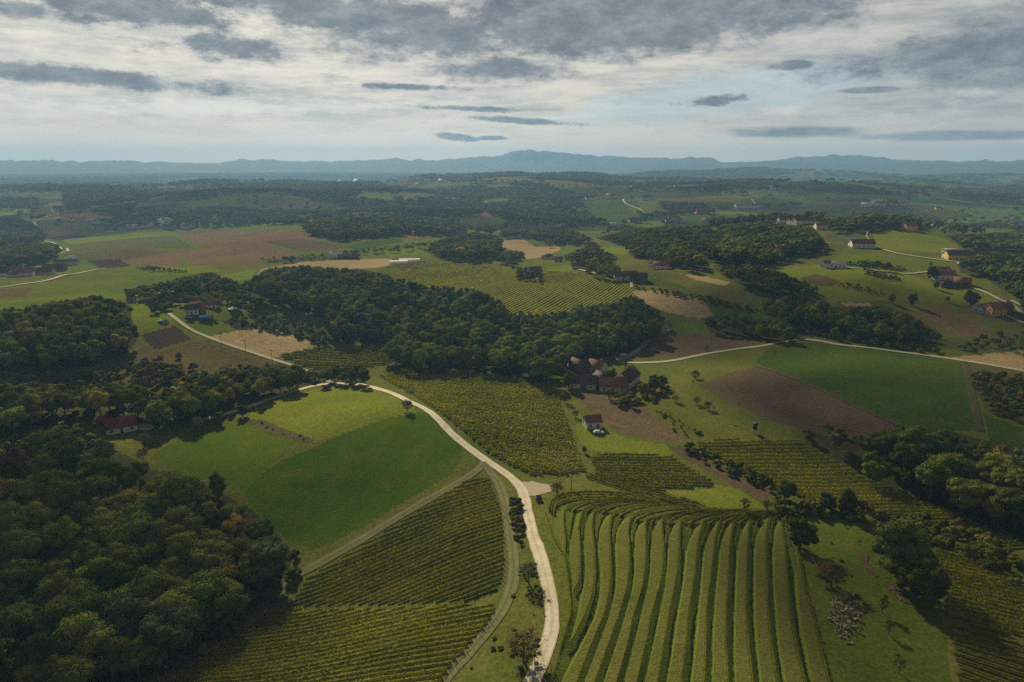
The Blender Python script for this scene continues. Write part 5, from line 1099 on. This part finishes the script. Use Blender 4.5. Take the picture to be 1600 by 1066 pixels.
    house(928, 402, 8, 8, 4, 2, 10, 'white', 'grey', 'grey roofed white house beside the back red roofed house', win=2); house(872, 409, 8, 6, 3, 2, 0, 'grey', 'grey', 'grey shed behind the farm orchard', 'shed', 'shed', win=2, chim=0)
    house(855, 405, 10, 7, 3, 2.4, -30, 'cream', 'rust', 'house with pale rusty roof by the straw field', win=2); house(968, 436, 9, 8, 3, 3, 5, 'stone', 'brown', 'brown roofed barn at the left of the hilltop farm', 'barn', 'barn', win=2, chim=0)
    house(984, 436, 11, 8, 3.4, 3.6, -8, 'white', 'brown', 'white farmhouse with brown roof at the top of the farm lane', win=3, name='farmhouse'); house(998, 439, 13, 8, 3, 4, -12, 'wood', 'dark', 'dark barn right of the hilltop farmhouse', 'barn', 'barn', win=2, chim=0)
    house(1033, 420, 14, 8, 3.4, 3, -20, 'white', 'orange', 'long white house with orange roof by the wood', win=4); house(1021, 416, 7, 6, 3, 2.4, -20, 'white', 'grey', 'small bluish roofed house beside the long one by the wood', win=1)
    house(892, 381, 10, 8, 3, 3, 0, 'stone', 'dark', 'dark roofed farm building in the tree belt', 'barn', 'barn', win=2); house(921, 386, 14, 9, 4, 3, -5, 'cream', 'rust', 'rusty roofed house at the end of the tree belt', win=3)
    # right side
    house(1553, 491, 12, 8.5, 5.4, 3.2, 10, 'orange', 'orange', 'two storey orange house with orange tiled roof', win=4, floors=2, frames=True); house(1570, 488, 13, 9, 4, 3.8, 52, 'wood', 'orange', 'large barn with orange tiles behind the orange house', 'barn', 'barn', win=2, chim=0)
    house(1533, 487, 9, 7, 3.4, 2.4, 30, 'grey', 'grey', 'grey roofed shed left of the orange house', 'shed', 'shed', win=2, chim=0)
    house(1474, 436, 15, 9, 4, 3.4, -16, 'white', 'orange', 'white farmhouse with orange roof beside the big dark tree', win=4, name='farmhouse', floors=1); house(1503, 445, 11, 8, 3, 3, -30, 'wood', 'orange', 'dark barn with orange roof by the pale lane', 'barn', 'barn', win=2, chim=0)
    house(1470, 427, 12, 7, 3, 2.4, -8, 'cream', 'rust', 'rusty roofed building behind the white farmhouse', 'barn', 'barn', win=2); house(1490, 447, 22, 6, 2.4, .8, -4, 'wood', 'dark', 'long low dark shed below the white farmhouse', 'shed', 'shed', win=3, chim=0)
    house(1494, 405, 20, 11, 4.4, 4, -4, 'yellow', 'brown', 'yellow farmhouse with brown roof beside the paved yard', win=4, name='farmhouse', floors=1); house(1489, 397, 18, 8, 4, 1.4, 0, 'grey', 'white', 'pale roofed hall behind the yellow farmhouse', 'barn', 'barn', win=3, chim=0)
    house(1513, 404, 14, 10, 3.4, 3, -6, 'wood', 'dark', 'dark barn right of the yellow farmhouse', 'barn', 'barn', win=2, chim=0); house(1529, 404, 16, 10, 3.6, 3.6, -6, 'brick', 'red', 'red roofed barn beside the wood', 'barn', 'barn', win=3, chim=0)
    house(1346, 386, 22, 11, 4, 4, -4, 'white', 'red', 'long red roofed farmhouse on the green ridge', win=5, name='farmhouse'); house(1331, 381, 11, 8, 4, 2.4, 20, 'white', 'white', 'pale roofed building left of the long red roofed farmhouse', 'barn', 'barn', win=2)
    house(1420, 359, 14, 10, 5, 4, 10, 'orange', 'orange', 'small orange house on the crest of the green hill', win=2); house(1289, 357, 22, 10, 4, 3, -6, 'cream', 'rust', 'long rusty roofed building at the end of the wooded hill', 'barn', 'barn', win=4)
    house(1303, 418, 17, 7, 3.4, 1.6, -4, 'white', 'white', 'long white building between the bright fields', 'building', 'building', win=5, chim=0); house(1290, 418, 7, 6, 4, 2., 20, 'white', 'grey', 'small white house left of the long white building', win=1)
    house(525, 404, 12, 8, 4, 2.4, 0, 'white', 'white', 'pale roofed house in the strip of trees on the plain', win=3); house(545, 405, 20, 8, 3, 2.4, 5, 'wood', 'rust', 'long rusty barn beside the pale roofed house', 'barn', 'barn', win=3, chim=0)
    house(963, 353, 22, 10, 4, 2, -12, 'white', 'white', 'pale hall among the trees on the middle ridge', 'barn', 'barn', win=4, chim=0); house(180, 365, 28, 12, 3.4, 1.6, 4, 'white', 'green', 'long pale green roofed hall on the plain', 'barn', 'barn', win=5, chim=0)
    house(257, 352, 20, 14, 4, 6, 20, 'white', 'white', 'white barn with a wide roof near the left farms', 'barn', 'barn', win=3); house(1097, 334, 26, 14, 6, 6, 0, 'orange', 'orange', 'lone orange roofed house on the far slope', win=2)
    house(1168, 324, 60, 20, 6, 4, 0, 'white', 'orange', 'long pale orange hall beside the far winding road', 'barn', 'barn', win=5, chim=0); house(1011, 312, 26, 14, 6, 6, -10, 'white', 'grey', 'white farmhouse on the slope beside the far road', win=3, name='farmhouse')
    # small shed with grey roof above the terraces
    house(1275, 801, 3.6, 3, 1.9, .9, 12, 'grey', 'grey', 'tiny grey roofed shed at the top of the grass slope', 'shed', 'shed', win=1, door=False, chim=0, over=.2)
    r_ = random.Random(3)
    def village(pts, words_, grp, size=11, cols=('white', 'white', 'cream', 'orange'), roofs=('red', 'orange', 'rust', 'brown', 'dark', 'grey')):
        for px, py in pts:
            c = r_.choice(cols); rf = r_.choice(roofs); d = cast(px, py)[0]; s = (size * .62 + 2) * r_.uniform(.8, 1.3)
            house(px, py, s * r_.uniform(1., 1.6), s * .75, s * .36, s * .3, r_.uniform(-40, 40), c, rf, '%s walled house with a %s roof %s' % (c, rf, words_), win=3, group=grp, simple=math.hypot(d[0], d[1]) > 1400, chim=1)
    village([(8,432),(24,433),(38,432)], 'at the left of the village below the wood', 'houses at the left end of the near left village', 12)
    house(28, 428, 11, 9, 5, 3.4, 10, 'white', 'brown', 'tall white house at the left of the near left village', win=2, floors=2); house(60, 430, 26, 10, 3.6, 3.6, 12, 'cream', 'red', 'long red roofed house in the near left village', win=5, name='farmhouse')
    house(86, 424, 20, 10, 4, 4, 14, 'brick', 'wine', 'wine red roofed house in the near left village', win=4); house(104, 414, 22, 9, 3.6, 2.6, 18, 'white', 'grey', 'grey roofed building at the top of the near left village', win=4); house(117, 409, 10, 9, 5, 2, 10, 'white', 'white', 'white building at the right of the near left village', win=2)
    village([(22,321),(32,318),(38,324),(44,320),(56,322),(62,325),(30,325),(72,321),(104,326),(92,329)], 'in the village around the water tower', 'houses in the village around the water tower', 17)
    village([(4,305),(14,304),(22,303)], 'on the left horizon ridge', 'houses on the left horizon ridge', 26)
    village([(113,345),(208,357),(220,356),(232,354),(214,351),(244,350),(264,357),(292,357),(142,346),(150,349)], 'among the trees of the left plain', 'farmhouses among the trees of the left plain', 16, ('white', 'cream', 'grey'), ('dark', 'grey', 'white', 'brown'))
    village([(302,337),(311,338),(322,338),(282,337)], 'behind the left woods', 'houses behind the left woods', 20)
    village([(606,286),(617,285),(640,287),(648,293),(655,291),(660,290),(668,284),(676,286),(634,293),(600,293),(690,285),(645,283)], 'in the hilltop village near the horizon', 'houses in the hilltop village near the horizon', 24, ('white', 'white', 'cream'), ('white', 'dark', 'brown', 'grey', 'rust'))
    village([(696,300),(706,302),(728,303),(735,302),(757,306),(773,306),(771,322),(765,321),(777,325),(783,328)], 'on the slope below the hilltop village', 'houses below the hilltop village', 20)
    village([(560,288),(545,288),(535,288)], 'in the far plain left of the hilltop village', 'houses in the far plain', 45, ('white', 'cream'), ('white', 'grey'))
    village([(938,302),(955,310),(902,311),(878,312),(920,313),(990,296),(985,299),(996,297),(968,297),(1056,292),(1058,295),(1004,300),(1134,305),(1160,305),(1210,297)], 'on the far vineyard ridge', 'houses on the far vineyard ridge', 22)
    village([(1044,346),(1052,345),(1060,347),(1040,343),(990,347),(1105,348),(1118,346),(1126,345),(1130,348),(1155,341),(1166,343),(1172,344),(868,354),(874,352),(862,355)], 'on the middle ridge beyond the woods', 'houses on the middle ridge', 15)
    village([(1370,319),(1376,322),(1384,320),(1392,319),(1398,321),(1354,323),(1410,321)], 'in the dark village on the right hand hill', 'houses of the village on the right hand hill', 20, ('white', 'cream'), ('dark', 'brown', 'grey', 'white'))
    village([(1216,347),(1224,348),(1231,347),(1240,349),(1252,350),(1208,345)], 'in the row of houses behind the wooded hill', 'row of houses behind the wooded hill', 15)
    village([(1465,355),(1487,357),(1466,328),(1570,344),(1584,345),(1578,342),(1440,307),(1445,310),(1598,412)], 'scattered over the right hand hills', 'houses scattered over the right hand hills', 18)
def build_things():
    # white polytunnels
    for (px, py, L, yaw, lab) in ((623, 412, 17, 14, 'nearer white polytunnel on the crest of the hill'), (640, 409, 20, 8, 'further white polytunnel on the crest of the hill')):
        x, y, z = cast(px, py)[0]; t = empty('polytunnel', (x, y, z), R(yaw), label=lab, cat='polytunnel'); V = []; F = []; n = 12
        for i, xx in enumerate(np.linspace(-L / 2, L / 2, 9)):
            for k in range(n + 1): a = math.pi * k / n; V.append((xx, math.cos(a) * 3.2, math.sin(a) * 2.9))
        for i in range(8):
            for k in range(n): b = i * (n + 1) + k; F.append((b, b + 1, b + n + 2, b + n + 1))
        F.append(tuple(range(n + 1))); F.append(tuple(8 * (n + 1) + k for k in range(n, -1, -1)))
        mesh_obj('cover', V, F, flat_mat('white film', (.78, .78, .76), .05, .5, .5), t); MB().box(-L / 2 - .1, -1, 0, -L / 2 - .02, 1, 2).build('door', MDOOR, t)
        MB().box(-L / 2, -3.3, 0, L / 2, -3.15, .35).build('base_rail', WM['grey'], t)
    # water tower
    x, y, z = cast(51, 333)[0]; t = empty('water_tower', (x, y, z), label='tall concrete water tower with a white domed tank', cat='water tower')
    d = math.hypot(x, y); H = 24 * d / 1067
    MB().tube((0, 0, -2), (0, 0, H * .82), H * .075, H * .05, 16).build('shaft', WM['grey'], t, True)
    b = MB(); b.tube((0, 0, H * .80), (0, 0, H * .90), H * .06, H * .17, 20); b.tube((0, 0, H * .90), (0, 0, H * .96), H * .17, H * .15, 20); b.tube((0, 0, H * .96), (0, 0, H * 1.02), H * .15, H * .05, 20); b.build('tank', WM['white'], t, True)
    # car beside the white hut
    x, y, z = cast(935, 678)[0]; t = empty('car', (x, y, z + .1), R(-4), label='pale grey estate car parked on the grass below the white hut', cat='car')
    mp = flat_mat('silver paint', (.34, .35, .37), .05, 1., .35, .6); mt_ = flat_mat('tyre', (.02, .02, .02), .2, 4.)
    prof = [(-2.15, .35), (-2.15, .8), (-2.0, .95), (-1.7, 1.0), (-1.25, 1.42), (.45, 1.45), (1.15, .98), (1.95, .85), (2.15, .65), (2.15, .35)]
    V = []; F = []
    for yy, tk in ((-.86, 1), (.86, 1)): V += [(a, yy * (.86 if zz > 1.1 else 1), zz) for a, zz in prof]
    n = len(prof); F = [tuple(range(n)), tuple(range(2 * n - 1, n - 1, -1))] + [(i, n + i, n + (i + 1) % n, (i + 1) % n) for i in range(n)]
    mesh_obj('body', V, F, mp, t)
    MB().box(-1.1, -.80, 1.05, .55, .80, 1.36).build('side_window', MGL, t)
    g = MB(); g.add([(.52, -.68, 1.42), (.52, .68, 1.42), (1.18, .72, 1.01), (1.18, -.72, 1.01)], [(0, 1, 2, 3)]); g.V = [(a, b_, c + .015) for a, b_, c in g.V]; g.build('windscreen', MGL, t)
    for sx in (-1.35, 1.35):
        for sy in (-.85, .85): w_ = MB().tube((sx, sy - .1, .33), (sx, sy + .1, .33), .33, .33, 14).build('wheel', mt_, t); MB().tube((sx, sy - .115, .33), (sx, sy + .115, .33), .18, .18, 10).build('rim', mp, w_)
    # hunting hide
    x, y, z = cast(1179, 676)[0]; t = empty('hunting_hide', (x, y, z), R(-12), label='dark wooden hunting hide on pale stilts at the meadow edge', cat='hunting hide')
    mh = flat_mat('tarred boards', (.035, .024, .026), .3, 2.); b = MB(); b.box(-.8, -.8, 1.5, .8, .8, 3.6); b.build('cabin', mh, t)
    MB().add([(0,)*3] * 0, []) ; rf = MB(); rf.add([(-1.05, -1.05, 3.6), (1.05, -1.05, 3.6), (1.05, 1.05, 4.1), (-1.05, 1.05, 4.1), (-1.05, -1.05, 3.72), (1.05, -1.05, 3.72), (1.05, 1.05, 4.22), (-1.05, 1.05, 4.22)], [(0, 3, 2, 1), (4, 5, 6, 7), (0, 1, 5, 4), (1, 2, 6, 5), (2, 3, 7, 6), (3, 0, 4, 7)]); rf.build('roof', mh, t)
    for sx in (-.65, .65):
        for sy in (-.65, .65): MB().tube((sx * 1.25, sy * 1.25, -.1), (sx, sy, 1.5), .09, .08).build('leg', MPOST, t)
    MB().box(-.45, -.86, 2.5, .45, -.8, 3.0).build('window', MGL, t); ld = MB(); [ld.box(-1.35 + .1 * k, -.25, .25 + .3 * k, -1.3 + .1 * k, .25, .3 + .3 * k) for k in range(5)]; ld.tube((-1.4, -.25, 0), (-.85, -.25, 1.7), .04, .04); ld.tube((-1.4, .25, 0), (-.85, .25, 1.7), .04, .04); ld.build('ladder', MPOST, t)
    # dark notice case at the fork
    x, y, z = cast(842, 783)[0]; t = empty('trailer', (x, y, z), R(6), label='small dark farm trailer with a pale floor parked at the road fork', cat='trailer')
    b = MB(); b.box(-.75, -1.3, .55, .75, 1.2, .7); b.build('bed', flat_mat('pale boards', (.34, .35, .36), .2, 2.), t)
    b = MB(); b.box(-.8, -1.35, .7, -.72, 1.25, 1.5); b.box(.72, -1.35, .7, .8, 1.25, 1.5); b.box(-.72, 1.17, .7, .72, 1.25, 1.5); b.box(-.72, -1.35, .7, .72, -1.27, 1.0); b.build('side_wall', mh, t)
    MB().box(-.7, -.2, .72, .7, 1.1, 1.1).build('load', flat_mat('dark load', (.03, .03, .035), .3, 4.), t)
    for s in (-.85, .85): MB().tube((s - .08, 0, .32), (s + .08, 0, .32), .32, .32, 12).build('wheel', mt_, t)
    MB().tube((0, -1.3, .5), (0, -2.3, .35), .05, .05).build('drawbar', MPOST, t)
    # leaning pale rail beside the round tree
    P = cast([1253,1259,1266,1272,1280], [842,855,868,880,893]); t = empty('rail', tuple(P[0]), label='long thin pale rail lying down the slope beside the round green tree', cat='rail'); b = MB()
    for i in range(4): a = P[i] - P[0]; c = P[i + 1] - P[0]; b.tube((a[0], a[1], a[2] + .9 - .1 * i), (c[0], c[1], c[2] + .8 - .1 * i), .05, .05, 6)
    b.build('bar', WM['white'], t)
    for i in range(5): a = P[i] - P[0]; MB().tube((a[0], a[1], a[2] - .2), (a[0], a[1], a[2] + .85 - .1 * i), .05, .05).build('post', MPOST, t)
    # low wall of the garden at the slope top
    P = cast([1322,1335,1350,1364,1372], [805,809,813,818,823]); t = empty('fence', tuple(P[0]), label='weathered low fence along the top of the grass slope', cat='fence'); b = MB()
    for i in range(4):
        a = P[i] - P[0]; c = P[i + 1] - P[0]
        for hz in (.45, .9): b.tube((a[0], a[1], a[2] + hz), (c[0], c[1], c[2] + hz), .07, .07)
    b.build('rail', MPOST, t)
    for i in range(5): a = P[i] - P[0]; MB().tube((a[0], a[1], a[2] - .2), (a[0], a[1], a[2] + 1.1), .07, .07).build('post', MPOST, t)
    # poles
    mw = flat_mat('pole wood', (.10, .085, .07), .2, 3.)
    for px, py, H, lab in ((1043,497,9,'wooden power pole on the upper edge of the pale straw field'), (1181,484,9,'wooden power pole beside the hill hedge'), (346,536,7,'left power pole in the straw field'), (384,549,7,'right power pole in the straw field'),
                           (425,563,6,'power pole where the straw field meets the vineyard'), (962,570,7,'power pole beside the lane above the white farmhouse'), (317,482,8,'power pole behind the blue roofed barn'), (893,768,8,'thin power pole above the terraces'), (1149,542,8,'power pole by the lane near the harrowed field'), (1327,536,7,'power pole in front of the trees by the lane')):
        x, y, z = cast(px, py)[0]; t = empty('power_pole', (x, y, z), R(20), label=lab, cat='power pole', group=None)
        MB().tube((0, 0, -.5), (0, 0, H), .14, .1, 8).build('pole', mw, t); MB().box(-.9, -.06, H - .7, .9, .06, H - .55).build('crossarm', mw, t)
        for s in (-.8, 0.02, .8): MB().tube((s, 0, H - .55), (s, 0, H - .3), .06, .04, 6).build('insulator', WM['white'], t)
    # stone heaps
    ms = [flat_mat('pale stone', (.25, .205, .14), .35, 2.5), flat_mat('grey stone', (.15, .14, .115), .35, 2.5), flat_mat('reddish stone', (.15, .09, .06), .3, 2.5), flat_mat('sandy stone', (.33, .26, .16), .35, 2.5)]
    cn = ('pale', 'grey', 'reddish', 'sandy'); r = np.random.default_rng(11); shapes = []
    for k in range(5):
        V = ICO1.copy(); V = V * (1 + .3 * (r.random((len(V), 1)) - .5)); 
        for ax in range(3): V[:, ax] = np.clip(V[:, ax], -r.uniform(.55, .85), r.uniform(.55, .85))
        shapes.append(V)
    meshes = {}
    def stone(x, y, z, s, words_, grp):
        k = int(r.integers(5)); c = int(r.choice(4, p=(.35, .3, .1, .25)))
        if (k, c) not in meshes:
            me = bpy.data.meshes.new('stone'); me.from_pydata(shapes[k].tolist(), [], ICO1F.tolist()); me.materials.append(ms[c]); meshes[(k, c)] = me
        o = bpy.data.objects.new('stone', meshes[(k, c)]); COL.objects.link(o); o.location = (x, y, z); o.rotation_euler = tuple(r.uniform(-.6, .6, 2)) + (r.uniform(0, 6.28),)
        o.scale = (s * r.uniform(1., 1.9), s * r.uniform(.6, 1.), s * r.uniform(.45, .8)); tag(o, '%s stone %s' % (cn[c], words_), 'stone', grp)
    HEAP = [(1302,940),(1312,926),(1328,924),(1342,936),(1350,958),(1338,975),(1338,1000),(1328,1010),(1314,1000),(1304,980),(1290,960)]
    Wd = cast([p[0] for p in HEAP], [p[1] for p in HEAP]); x0, y0 = Wd[:, :2].min(0); x1, y1 = Wd[:, :2].max(0); ctr = Wd.mean(0)
    got = 0
    for _ in range(3000):
        x, y = r.uniform(x0, x1), r.uniform(y0, y1); z = float(height(x, y)); ax, ay = project(np.array([x]), np.array([y]), np.array([z]))
        if not inpoly(ax, ay, HEAP)[0]: continue
        q = 1 - min(1, math.hypot((x - ctr[0]) / ((x1 - x0) / 2), (y - ctr[1]) / ((y1 - y0) / 2))); lay = r.uniform(0, 1) * q * 1.9
        stone(x, y, z + .1 + lay, r.uniform(.2, .46), 'in the big heap of stones on the grass slope', 'stones in the big heap'); got += 1
        if got >= 230: break
    for _ in range(36):
        f = r.random(); px = 1378 + 38 * f + r.normal(0, 3); py = 900 + 42 * f + r.normal(0, 3); x, y, z = cast(px, py)[0]; stone(x, y, z + .12, r.uniform(.16, .36), 'in the small heap under the tall dark tree', 'stones in the small heap')
    # bare soil under the big tree
    for (pts_, nm) in (([(1343,867),(1352,864),(1357,870),(1354,880),(1362,890),(1372,900),(1366,900),(1352,888),(1345,877)], 'bare_soil'), ([(1380,908),(1396,916),(1412,930),(1424,944),(1412,942),(1396,930),(1384,918)], 'bare_soil'), ([(214,662),(240,664),(236,672),(216,672)], 'gravel_yard'), ([(1495,409),(1520,407),(1522,414),(1498,413)], 'gravel_yard')):
        W_ = cast([p[0] for p in pts_], [p[1] for p in pts_]); ring = catmull(np.vstack([W_, W_[:1]])[:, :2], 1.)[:-1]; c = ring.mean(0); V = []; F = []; K = 5; n = len(ring)
        for k in range(1, K + 1):
            for q in ring: p = c + (q - c) * k / K; V.append((p[0], p[1], float(height(p[0], p[1])) + .06 + .0005 * math.hypot(*p)))
        V.append((c[0], c[1], float(height(c[0], c[1])) + .1)); m_ = len(V) - 1
        for i in range(n): F.append((m_, i, (i + 1) % n))
        for k in range(K - 1):
            for i in range(n): F.append((k * n + i, (k + 1) * n + i, (k + 1) * n + (i + 1) % n, k * n + (i + 1) % n))
        mesh_obj(nm, V, F, GM['plough2'] if nm == 'bare_soil' else MA if 0 else flat_mat('yard gravel', (.38, .34, .26), .2, 1.), None, True)['kind'] = 'structure'
# ------------------------------------------------------------------ mountains and air
def mountain(name, sky_px, D, back, mat, rough, seed):
    xs = np.array([p[0] for p in sky_px], float); ys = np.array([p[1] for p in sky_px], float)
    px = np.linspace(xs.min(), xs.max(), 620); ys_ = np.interp(px, xs, ys)
    azs = np.arctan((px - 800) / 1067 / cp * .985)
    vv = (533 - ys_) / 1067; elv = np.arctan2(-sp + cp * vv, np.hypot((px - 800) / 1067, cp + sp * vv))
    azs = np.arctan2((px - 800) / 1067, cp + sp * vv)
    Hc = CAMZ + D * np.tan(elv); Hc = Hc + rough * 60 * fbm(px / 14., px * 0, seed, 4) * np.clip((Hc - 60) / 120, .15, 1)
    K = 22; V = []; t = np.linspace(-1, 1, K)
    for k in t:
        d = D + back * k + 0 * px; x = d * np.sin(azs); y = d * np.cos(azs)
        f = (1 - abs(k)) ** 1.15; spur = fbm(x / (back * .28), y / (back * .5), seed + 5, 4)
        z = 20 + (Hc - 20) * np.clip(f * (1 + .42 * spur * (1 - f) * 2.), 0, 1.0 if k != 0 else 1); V.append(np.stack([x, y, z], 1))
    V = np.stack(V, 0); n = len(px); i = np.arange(K * n).reshape(K, n); F = np.stack([i[:-1, :-1], i[:-1, 1:], i[1:, 1:], i[1:, :-1]], -1).reshape(-1, 4)
    mesh_obj(name, V.reshape(-1, 3), F.astype(np.int32), mat, None, True)['kind'] = 'structure'
def build_far():
    mm = flat_mat('mountain woods', (.035, .045, .022), .3, .002, .95, .05)
    mountain('mountains', [(-150,251),(0,250),(60,249),(130,252),(170,250),(230,252),(300,254),(340,253),(380,249.5),(430,248),(460,252),(490,251),(520,252),(560,249),(600,247),(620,245),(640,249),(652,247),(668,251),(700,248),(740,244),(780,241),(800,236),(815,234),(832,233),(860,236),(900,240),(930,243),(960,241),(1000,245),(1050,246),(1100,245),(1108,244),(1118,248),(1128,252),(1180,251),(1220,248),(1250,243),(1300,241),(1350,241),(1375,243),(1395,249),(1440,249),(1470,250),(1500,252),(1540,249),(1560,251),(1600,248),(1750,250)], 9300, 750, mm, .4, 91)
    mountain('mountains', [(-150,257),(0,256),(150,258),(400,258),(700,257),(1000,257.5),(1060,257),(1130,255),(1200,252),(1280,254),(1360,255),(1440,253),(1520,256),(1600,254),(1750,255)], 7900, 600, mm, .3, 95)
HAZE_DENS = 1.35e-4
def build_haze():
    m = bpy.data.materials.new('haze'); m.use_nodes = True; nt = m.node_tree; nt.nodes.clear()
    v = nt.nodes.new('ShaderNodeVolumePrincipled'); v.inputs['Color'].default_value = (.26, .48, .82, 1); v.inputs['Density'].default_value = HAZE_DENS; v.inputs['Anisotropy'].default_value = .2
    o = nt.nodes.new('ShaderNodeOutputMaterial'); nt.links.new(v.outputs[0], o.inputs['Volume'])
    b = MB().box(-11500, -400, -120, 11500, 11600, 345).build('haze', m); tag(b, 'thin blue air haze over the whole landscape', 'haze', None, 'stuff')
# ------------------------------------------------------------------ unseen clouds added to shade parts of the land (high above the picture)
def build_shade_clouds():
    m = bpy.data.materials.new('unseen shade cloud'); m.use_nodes = True; nt = m.node_tree; nt.nodes.clear(); t = NT(nt)
    P = t.node('ShaderNodeTexCoord').outputs['Object']; n = t.noise(P, .012, 5, .6)
    d = t.node('ShaderNodeBsdfDiffuse'); d.inputs[0].default_value = (.8, .8, .8, 1); tr = t.node('ShaderNodeBsdfTransparent')
    mx = t.node('ShaderNodeMixShader'); t.put(mx.inputs[0], t.ss(n, .35, .65, .18, .48)); t.l.new(tr.outputs[0], mx.inputs[1]); t.l.new(d.outputs[0], mx.inputs[2])
    o = t.node('ShaderNodeOutputMaterial'); t.l.new(mx.outputs[0], o.inputs[0])
    V0, F0 = ico(4); k = 0
    for px, py, rx, ry in ((130, 1030, 50, 40), (1560, 1020, 55, 50), (1470, 625, 85, 40), (1310, 500, 150, 50), (330, 312, 420, 200), (1250, 330, 260, 110), (1540, 312, 380, 160), (60, 350, 200, 80), (1000, 300, 300, 200), (760, 345, 260, 90)):
        g = cast(px, py)[0]; H = 1400.; c = g + np.array(sd) * (H - g[2]) / sd[2]; k += 1
        V = V0 * np.array([rx, ry, 28.]); rr = 1 + .45 * fbm(V0[:, 0] * 2.2 + k * 7, V0[:, 1] * 2.2 + V0[:, 2], 300 + k, 4); V = V * rr[:, None]
        ob = mesh_obj('cloud', V, F0.astype(np.int32), m, None, True); ob.location = tuple(c); tag(ob, 'unseen shade cloud high above the land, added to cast a soft shadow', 'cloud', None, 'stuff')  # added out of view to darken a chosen spot of land
# ------------------------------------------------------------------ build
build_shade_clouds()
build_ground(); build_roads(); build_singles(); build_trees(); build_bushes(); build_terraces(); build_vines(); build_houses(); build_things(); build_far(); build_haze()
